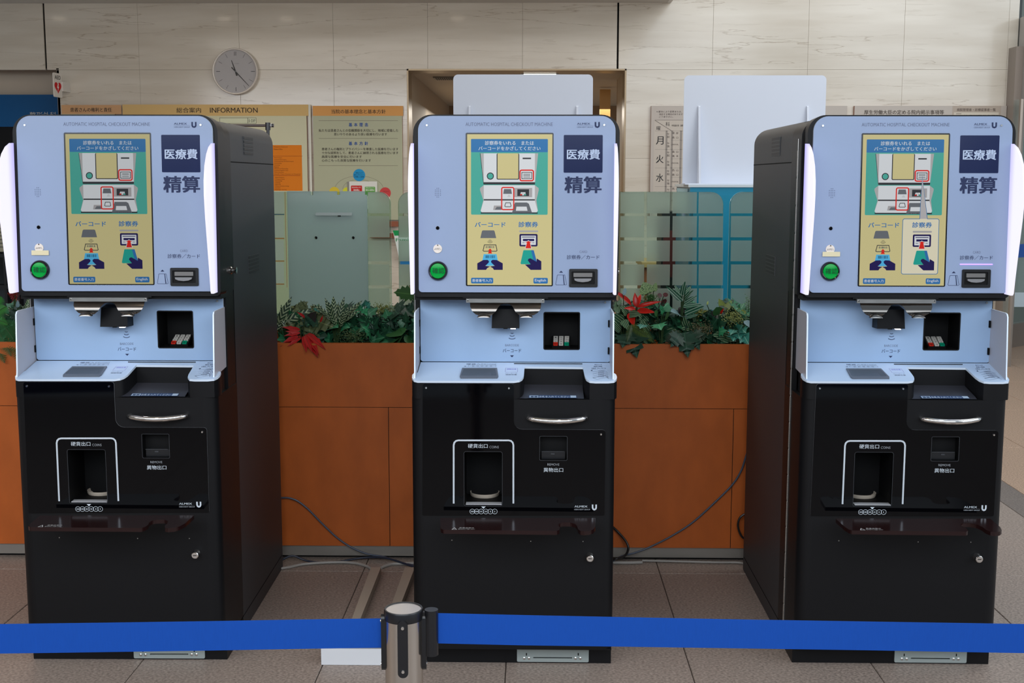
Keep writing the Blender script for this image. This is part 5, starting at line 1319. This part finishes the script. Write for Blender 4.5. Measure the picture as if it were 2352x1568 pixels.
def f(g):
    d = (58, 54, 54); m_ = (96, 86, 82); li = (150, 142, 134)
    ri(g, 1503, 276, 1590, 520, (196, 186, 174), .0004)
    for k, (s_, x1) in enumerate((('※ 都合により変更または、', 1566), ('休診する場合があります', 1568), ('ご了承下さい。', 1546))): ti_(g, s_, 1508 if k == 0 else 1514, 254+k*6, x1, 258.5+k*6, m_)
    ri(g, 1504, 275.5, 1590, 276.3, m_); g.stroke(IP, ppoly(IP, [(1504, 276), (1542, 300)]), .003, .0012, flat(m_))
    ti_(g, '科', 1529, 280, 1538, 290, d); ti_(g, '曜', 1508, 290, 1517, 299, d); ti_(g, '呼吸器内科', 1543, 286, 1560, 290.5, d); ti_(g, '循環器', 1563, 286, 1572, 290.5, d)
    for k, s_ in enumerate('月火水木'):
        y = 313+k*42.7
        ti_(g, s_, 1507, y, 1524, y+19, (40, 40, 44), bold=.008); ri(g, 1504, y-13, 1590, y-12.3, li)
        for j, u in enumerate(('午前', '午後')):
            yy = y-8+j*21.5
            ti_(g, u[0], 1532, yy, 1538, yy+5.5, m_); ti_(g, u[1], 1532, yy+6.5, 1538, yy+12, m_)
        ri(g, 1542, y+8.5, 1590, y+9, li)
        nm = (('堀部', '畠山'), ('畠山', '橋本'), ('西山', '畠山'), ('西山', '橋本'))[k]
        for j, u in enumerate(nm):
            for q_, ch in enumerate(u): ti_(g, ch, 1544+q_*9, y-10+j*10, 1549+q_*9, y-5+j*10, m_)
        ti_(g, '(予約外来)', 1542, y+17, 1558, y+21, m_)
    for x in (1529, 1541.5, 1562): ri(g, x, 300, x+.5, 520, li)
binks(t, f)
t = board('regulation_board', 'warm grey board of posted rules behind the right kiosk', 'notice board', 1963, 243, 2298, 520, GREY, BR)
def f(g):
    ti_(g, '厚生労働大臣の定める院内掲示事項等', 1985, 252.5, 2168, 263, (70, 58, 50), bold=.01)
    ri(g, 2188, 243, 2298, 275, (178, 164, 150)); ti_(g, '病院管理者・診療従事者一覧', 2198, 248.5, 2287, 255.5, (88, 72, 64), bold=.006)
    ri(g, 2191, 258, 2293, 275, (206, 196, 180), .001); ti_(g, '病院管理者', 2196, 260, 2208, 262.5, (100, 80, 70)); ti_(g, '診療従事者名簿', 2214, 263.5, 2286, 267, (100, 80, 70))
binks(t, f)
# clock
ck = wp.P(*wp.px(543.5, 165)); RC = .170
clk = thing('wall_clock', 'round white rimmed wall clock with black hands on the marble wall', 'clock', (ck.x, WY-.001, ck.z))
CF = Plane((ck.x, WY-.034, ck.z), (0, 0, 1))
rim = MB().lathe((ck.x, WY-.001, ck.z), (0, -1, 0), [(RC*.93, 0), (RC*1.0, .004), (RC*1.03, .05), (RC*1.01, .056), (RC*.965, .054), (RC*.955, .034)], mat('clock_rim_white', (226, 218, 208), .35), 56)
rim.f = [f_ for f_, m_ in zip(rim.f, rim.m)][:-1]; rim.m = rim.m[:len(rim.f)]
rim.build('rim', parent=clk, origin=clk.location, smooth=40)
MB().ink(CF, circ((0, 0), RC*.96, 56), 0, mat('clock_face_grey', (176, 172, 172), .5)).build('face', parent=clk, origin=clk.location)
g = MB(); kk = flat((26, 26, 28))
for h in range(12):
    a = math.radians(90-30*h); r0, r1 = RC*.70, RC*.88
    if h == 0:
        for d_ in (-.0055, .0055): g.stroke(CF, [(d_, r0), (d_, r1)], .0035, .0006, kk)
    else: g.stroke(CF, [(math.cos(a)*r0, math.sin(a)*r0), (math.cos(a)*r1, math.sin(a)*r1)], .004 if h % 3 == 0 else .0022, .0006, kk)
g.build('hour_marks', parent=clk, origin=clk.location)
MB().text(CF, 'CITIZEN', (538.5, 145.2, 548.5, 147), .0006, flat((110, 110, 112))).build('lettering', parent=clk, origin=clk.location)
def hand(a_, l1, l0, w0_, w1_, lift):
    a = math.radians(90-a_); c_, s_ = math.cos(a), math.sin(a); pr = lambda t_, w_: (c_*t_-s_*w_, s_*t_+c_*w_)
    MB().plate(CF, [[pr(-l0, w0_), pr(-l0, -w0_), pr(l1, -w1_), pr(l1, w1_)]], lift, lift+.001, flat((30, 28, 26))).build('hand', parent=clk, origin=clk.location)
hand(341, RC*.52, RC*.20, .006, .0022, .003); hand(137, RC*.87, RC*.25, .0042, .0014, .005)
MB().lathe(CF.P(0, 0, .002), (0, -1, 0), [(.006, 0), (.006, .006)], mat('clock_pin', (60, 60, 60), .3), 12).build('pin', parent=clk, origin=clk.location)
MB().lathe(CF.P(0, 0, .017), (0, -1, 0), [(RC*.96, 0), (RC*.96, .001)], mat('clock_glass', (255, 255, 255), .03, spec=.2, alpha=.03), 48).build('glass_cover', parent=clk, origin=clk.location)
# AED sign sticking out of the wall
ap0 = WP(WY-.28); a0 = ap0.P(*ap0.px(122, 166)); a1 = ap0.P(*ap0.px(123, 222)); bp1 = wp.P(*wp.px(148, 180))
aed = thing('aed_sign', 'white defibrillator sign with a red heart sticking out from the wall', 'sign', (a0.x+.03, WY-.15, a1.z))
w1 = WP(WY-.14); e1 = w1.P(*w1.px(141, 168))
AP = Plane(Vector((a0.x, WY-.28, 0)), (0, 0, 1), (0, 0, 0), ex=(e1.x-a0.x, .14, 0)); wl = (Vector((e1.x-a0.x, .14))).length
MB().plate(AP, [rrect(0, a1.z, wl, a0.z, .012)], -.006, 0, mat('sign_white', (226, 222, 216), .4)).build('sign_plate', parent=aed, origin=aed.location)
mb = MB(); mb.box((e1.x-.002, WY-.15, a1.z+.05), (e1.x+.012, WY, a0.z-.06), mat('sign_white', (226, 222, 216), .4)); mb.build('bracket', parent=aed, origin=aed.location)
g = MB(); hz = a0.z-a1.z; gx = wl/2
h_ = []
for k in range(28):
    t_ = 2*math.pi*k/28; x = 16*math.sin(t_)**3; y = 13*math.cos(t_)-5*math.cos(2*t_)-2*math.cos(3*t_)-math.cos(4*t_); h_.append((gx+x*wl*.026, a1.z+hz*.42+y*hz*.0165))
g.ink(AP, h_, .0006, flat((206, 26, 34)))
g.ink(AP, [(gx+wl*x, a1.z+hz*(.42+y)) for x, y in ((-.02, .14), (.1, .14), (.03, .02), (.12, .02), (-.06, -.2), (-.02, -.04), (-.12, -.04))], .0012, flat((236, 232, 228)))
vs, fs, bb = glyphs('AED', 0, 2); sx_ = wl*.7/(bb[2]-bb[0]); sy_ = hz*.16/(bb[3]-bb[1])
g.add([AP.P(wl*.15+(p[0]-bb[0])*sx_, a1.z+hz*.74+(p[1]-bb[1])*sy_, .0012) for p in vs], fs, flat((40, 36, 36)))
g.build('sign_print', parent=aed, origin=aed.location)
# brown handrails on the marble wall and a green leaflet
hr = WP(WY-.06); HRM = mat('brown_handrail', (140, 72, 36), .4)
for y0, y1, lb in ((508, 520, 'upper brown wooden handrail on the wall left of the doorway'), (535, 546, 'lower brown wooden handrail on the wall left of the doorway')):
    z1 = hr.P(*hr.px(905, y0)).z; z0 = hr.P(*hr.px(905, y1)).z
    t = thing('handrail', lb, 'handrail', (-1.2, WY-.06, z0))
    MB().box((hr.px(850, 510)[0], WY-.075, z0), (xo0-.06, WY-.045, z1), HRM).build('rail', parent=t, origin=t.location)
    for x in (-1.36, -1.15): MB().box((x, WY-.045, z0+.01), (x+.04, WY, z1-.01), STEEL).build('bracket', parent=t, origin=t.location)
lf = WP(WY-.10); lt = thing('leaflet', 'white leaflet with a green top hanging between the glass screens', 'leaflet', tuple(lf.P(*lf.px(925, 580))))
q4 = ppoly(lf, [(902, 529), (960, 529), (960, 590), (916, 590)])
MB().plate(lf, [q4], -.004, 0, mat('leaflet_white', (222, 230, 226), .5)).build('sheet', parent=lt, origin=lt.location)
g = MB(); g.ink(lf, ppoly(lf, [(902, 529), (960, 529), (960, 541), (906, 541)]), .0006, flat((20, 150, 80))); g.text(lf, 'Family', (909, 547, 950, 557), .0006, flat((40, 140, 80)), .01); g.build('lettering', parent=lt, origin=lt.location)
bx = lf.P(*lf.px(935, 605)); 
t = board('blue_notice', 'narrow bright blue notice behind the glass beside the middle kiosk', 'notice', 919, 600, 955, 607, mat('notice_blue', (40, 140, 220), .5))
# wooden counter and dark desk behind the grid glass
wc = WP(3.9); z = wc.P(*wc.px(1500, 602)).z; xa, xb = wc.px(1478, 600)[0], wc.px(1604, 600)[0]
wt = thing('wooden_counter', 'low wooden counter seen through the clear lines of the grid glass', 'counter', ((xa+xb)/2, 4.1, 0))
MB().box((xa, 3.9, 0), (xb, 4.3, z-.03), mat('counter_wood', (146, 84, 50), .5, noise=(6, .3, (6, 1, 1)))).build('body', parent=wt, origin=wt.location)
MB().box((xa-.01, 3.88, z-.03), (xb+.01, 4.32, z), mat('counter_top_wood', (196, 164, 110), .4)).build('counter_top', parent=wt, origin=wt.location)
wd2 = WP(3.2); xa, xb = wd2.px(1520, 500)[0], wd2.px(1584, 500)[0]; z = wd2.P(*wd2.px(1540, 486)).z
ds = thing('black_stand', 'black upright stand behind the grid glass beside the teal cabinet', 'stand', ((xa+xb)/2, 3.3, 0))
MB().box((xa, 3.2, .04), (xb, 3.45, z), mat('stand_black', (36, 32, 32), .5)).build('body', parent=ds, origin=ds.location)
MB().box((xa-.05, 3.12, 0), (xb+.05, 3.55, .04), mat('stand_black', (36, 32, 32), .5)).build('foot', parent=ds, origin=ds.location)
MB().box((xa+.01, 3.19, z-.35), (xb-.02, 3.2, z-.1), mat('stand_red', (120, 40, 36), .5)).build('panel', parent=ds, origin=ds.location)
# black pole stand behind the left kiosk
ps = WP(1.9); px_ = ps.px(615.5, 300)[0]; pz = ps.P(*ps.px(615, 288)).z; pxl = ps.px(560, 288)[0]
st = thing('pole_stand', 'black metal pole stand with a crossbar behind the leftmost kiosk', 'stand', (px_, 1.9, 0))
PM = mat('pole_black', (34, 32, 34), .3, spec=.6)
MB().tube([(px_, 1.9, 0), (px_, 1.9, pz)], .007, PM, 10).build('pole', parent=st, origin=st.location)
MB().tube([(pxl-.3, 1.9, pz), (px_+.012, 1.9, pz)], .006, mat('crossbar_brown', (84, 70, 64), .35), 10).build('crossbar', parent=st, origin=st.location)
MB().tube([(px_, 1.9, pz-.02), (px_, 1.9, pz+.012)], .011, PM, 10).build('clamp', parent=st, origin=st.location)
MB().tube([(px_+.012, 1.9, pz), (px_+.017, 1.9, pz)], .0085, mat('clamp_ring', (180, 180, 178), .3), 10).tube([(px_+.017, 1.9, pz), (px_+.026, 1.9, pz)], .008, PM, 10).build('knob', parent=st, origin=st.location)
MB().lathe((px_, 1.9, 0), (0, 0, 1), [(.14, 0), (.14, .01), (.03, .02)], PM, 24).build('base', parent=st, origin=st.location)

# ------------------------------------------------------------------ white floor frame and cables
FRW = mat('frame_white', (214, 216, 220), .35); FRB = mat('frame_beige', (176, 164, 148), .45)
F0 = Plane((0, 0, 0), (0, 1, 0)); x0 = F0.px(738, 1527)[0]
ff = thing('floor_frame', 'white metal floor frame with two beige legs beside the middle kiosk', 'floor frame', (x0+.25, .1, 0))
yf = F0.px(738, 1527)[1]
fpl = WP(yf); zf = fpl.P(*fpl.px(738, 1489)).z
MB().box((x0, yf, .001), (x0+.245, yf+.03, zf), FRW).build('front_rail', parent=ff, origin=ff.location)
MB().box((x0+.002, yf+.003, zf), (x0+.243, yf+.028, zf+.002), mat('frame_top_line', (120, 120, 122), .4)).build('top_strip', parent=ff, origin=ff.location)
for k in range(3): MB().lathe((x0+.06+.055*k, yf+.014, zf+.002), (0, 0, 1), [(.004, 0), (.003, .002)], CHROME, 8).build('screw', parent=ff, origin=ff.location)
fz = Plane((0, 0, .03), (0, 1, 0))
for (t0, t1, b0, b1) in ((852, 875, 808, 828), (930, 953, 888, 908)):
    a0 = fz.px(t0, 1302); a1 = fz.px(t1, 1302); c0 = fz.px(b0, 1420); c1 = fz.px(b1, 1420)
    ex_ = (yf+.02-a0[1])/(c0[1]-a0[1])
    n0 = (a0[0]+(c0[0]-a0[0])*ex_); n1 = (a1[0]+(c1[0]-a1[0])*ex_)
    yb = min(a0[1], PY-.02)
    vs = [(n0, yf+.03, .002), (n1, yf+.03, .002), (a1[0], yb, .002), (a0[0], yb, .002), (n0, yf+.03, .03), (n1, yf+.03, .03), (a1[0], yb, .03), (a0[0], yb, .03)]
    MB().add(vs, [(3, 2, 1, 0), (4, 5, 6, 7), (0, 1, 5, 4), (1, 2, 6, 5), (2, 3, 7, 6), (3, 0, 4, 7)], FRB).build('leg', parent=ff, origin=ff.location)
def cable(label, pts, r, m, name='cable'):
    cu = [Vector(p) for p in pts]; out = []
    for i in range(len(cu)-1):
        p0 = cu[max(i-1, 0)]; p1 = cu[i]; p2 = cu[i+1]; p3 = cu[min(i+2, len(cu)-1)]
        for k in range(6):
            t_ = k/6; out.append(.5*((2*p1)+(-p0+p2)*t_+(2*p0-5*p1+4*p2-p3)*t_*t_+(-p0+3*p1-3*p2+p3)*t_**3))
    out.append(cu[-1])
    o = MB().tube(out, r, m, 8).build(name, origin=tuple(out[0])); tag(o, label, 'cable')
BLC = mat('blue_grey_cable', (60, 72, 90), .45); GRC = mat('grey_cable', (158, 154, 148), .5); BKC = mat('black_cable', (24, 22, 22), .4); NBC = mat('dark_blue_cable', (32, 40, 58), .5)
wq = lambda x, y, Y=PY-.012: tuple(wpt(x, y, Y))
fq = lambda x, y, h=.006: (lambda p: (p[0], min(p[1], PY-.012), h))(Plane((0, 0, h), (0, 1, 0)).px(x, y))
cable('blue grey cable sloping down the planter between the left and middle kiosks', [wq(630, 1144), wq(668, 1144), wq(700, 1162), wq(740, 1202), wq(775, 1235), wq(810, 1258), wq(845, 1272, PY-.02), wq(880, 1278, PY-.03), fq(925, 1292), fq(960, 1300)], .0034, BLC)
cable('blue grey cable curving up the planter to the right kiosk', [wq(1740, 960), wq(1712, 1052), wq(1700, 1085), wq(1680, 1115), wq(1640, 1155), wq(1590, 1200), wq(1540, 1232), wq(1490, 1257), wq(1455, 1270, PY-.02), wq(1430, 1276, PY-.03), fq(1400, 1292)], .0034, BLC)
cable('grey floor cable arching from the left kiosk to the floor frame', [fq(640, 1306), fq(665, 1302), fq(700, 1295), fq(760, 1291), fq(810, 1292), fq(840, 1299), fq(852, 1305)], .005, GRC)
cable('grey floor cable between the two legs of the floor frame', [fq(876, 1303), fq(900, 1295), fq(930, 1294), fq(960, 1292)], .0055, GRC)
cable('dark blue floor cable lying along the planter between left and middle kiosks', [fq(640, 1290, .01), fq(670, 1276, .03), fq(700, 1286, .012), fq(730, 1291), fq(780, 1289), fq(830, 1281, .012), fq(880, 1280, .02), fq(930, 1294, .012), fq(960, 1305)], .004, NBC)
cable('black cable looping out beside the middle kiosk', [wq(1405, 1208), wq(1420, 1222), wq(1437, 1242, PY-.03), wq(1443, 1258, PY-.04), wq(1436, 1275, PY-.04), fq(1415, 1283, .03), fq(1395, 1284, .02)], .0045, BKC)
cable('short grey floor cable at the foot of the middle kiosk', [fq(1395, 1291), fq(1440, 1292), fq(1475, 1291)], .006, GRC)
cable('thin grey floor cable running to the right kiosk', [fq(1475, 1287), fq(1560, 1289), fq(1640, 1291), fq(1700, 1292), fq(1715, 1300)], .004, GRC)
cable('small black cable loop at the back of the right kiosk', [wq(1715, 1178, PY-.03), wq(1700, 1188, PY-.03), wq(1695, 1208, PY-.03), wq(1704, 1232, PY-.03), wq(1720, 1240, PY-.03)], .004, BKC)

# ------------------------------------------------------------------ belt barrier in front
SY = -1.39
sp_ = WP(SY)
c0 = sp_.px(927, 1400); k = sp_.px(928, 1400)[0]-sp_.px(927, 1400)[0]; sx0 = c0[0]; R0 = 43.5*k
zz = lambda y: sp_.P(*sp_.px(927, y, )).z
zt = zz(1396)
post = thing('barrier_post', 'brushed steel belt barrier post with black trim in front of the kiosks', 'barrier post', (sx0, SY, 0))
SB = mat('post_brushed_steel', (206, 200, 192), .22, metal=1, noise=(60, .12, (1, 1, .02))); SBK = mat('post_black_plastic', (22, 22, 25), .3, spec=.5)
L0 = post.location
zs = zt-.150
MB().lathe((sx0, SY, 0), (0, 0, 1), [(R0, zs), (R0, zt-.012)], SB, 48).build('head', parent=post, origin=L0)
MB().lathe((sx0, SY, 0), (0, 0, 1), [(.034*1.0, .012), (R0*.80, .02), (R0*.80, zs+.002), (R0*.99, zs+.002)], SB, 40).build('tube', parent=post, origin=L0)
MB().lathe((sx0, SY, 0), (0, 0, 1), [(.16, 0), (.16, .006), (.14, .016), (.05, .02)], SB, 40).build('base', parent=post, origin=L0)
cap = MB().lathe((sx0, SY, 0), (0, 0, 1), [(R0*1.015, zt-.018), (R0*1.03, zt-.016), (R0*1.03, zt-.002), (R0*1.0, zt), (R0*.93, zt), (R0*.92, zt-.003)], SBK, 48).build('cap_ring', parent=post, origin=L0)
MB().lathe((sx0, SY, 0), (0, 0, 1), [(R0*.93, zt-.004), (R0*.93, zt-.0015)], mat('cap_steel', (214, 208, 204), .3, metal=.8), 48).build('cap_plate', parent=post, origin=L0)
for ang in (-90, 3, 183, 90):
    a = math.radians(ang+(3 if ang == -90 else 0)); n_ = Vector((math.cos(a), math.sin(a), 0)); s_ = Vector((-n_.y, n_.x, 0))
    bar = Plane((sx0+n_.x*(R0-.004), SY+n_.y*(R0-.004), 0), (0, 0, 1), (0, 0, 0), ex=tuple(s_))
    st_ = MB().plate(bar, [rrect(-.0088, zt-.110, .0088, zt-.010, .0085)], 0, .010, SBK).build('clip_bar', parent=post, origin=L0)
    for z in (zt-.022, zt-.099):
        MB().lathe(bar.P(0, z, .0098), n_, [(.0032, 0), (.0026, .0018)], CHROME, 10).build('screw', parent=st_, origin=L0)
cx1 = sp_.px(991, 1440)[0]; rc = 15.5*k
cas = MB().lathe((cx1, SY, 0), (0, 0, 1), [(rc, zt-.083), (rc, zt-.002)], SBK, 24).build('belt_cassette', parent=post, origin=L0)
MB().box((sx0+R0-.002, SY-.004, zt-.078), (cx1, SY+.004, zt-.006), SBK).build('connector', parent=post, origin=L0)
BELT = mat('blue_belt', (14, 70, 158), .6, spec=.2, noise=(500, .04, (1, 1, .1)))
def belt(pts):
    vs = []; fs = []
    for k, (x, yt, yb_, Y) in enumerate(pts):
        p = WP(Y); a = p.P(*p.px(x, yt)); b2 = p.P(*p.px(x, yb_)); b2 = Vector((a.x, a.y, b2.z))
        vs += [a, b2, a+Vector((0, .0012, 0)), b2+Vector((0, .0012, 0))]
    for k in range(len(pts)-1):
        a = 4*k; b2 = a+4; fs += [(a, a+1, b2+1, b2), (a+2, b2+2, b2+3, a+3), (a, b2, b2+2, a+2), (a+1, a+3, b2+3, b2+1)]
    return MB().add(vs, fs, BELT)
belt([(1004, 1408, 1477, SY), (1200, 1412.5, 1481.5, SY), (1420, 1417, 1484.5, SY), (1700, 1422.5, 1488.5, SY+.005), (2000, 1427.5, 1493, SY+.01), (2352, 1433, 1499.5, SY+.015), (2700, 1437, 1504, SY+.02), (3300, 1443, 1510.5, SY+.03), (4000, 1448, 1516, SY+.04)]).build('belt', parent=post, origin=L0, label='blue woven belt pulled to the right')
o = belt([(-1800, 1447, 1520, SY+.02), (-1000, 1441, 1512, SY+.015), (-350, 1436, 1505, SY+.01), (0, 1433, 1500.5, SY+.01), (240, 1430, 1497, SY+.006), (480, 1426.5, 1493.5, SY+.003), (700, 1422.5, 1489.5, SY), (879, 1420, 1487, SY)]).build('barrier_belt', origin=(sx0-.5, SY, zt-.06))
tag(o, 'blue woven belt stretched to the left of the steel barrier post', 'belt')
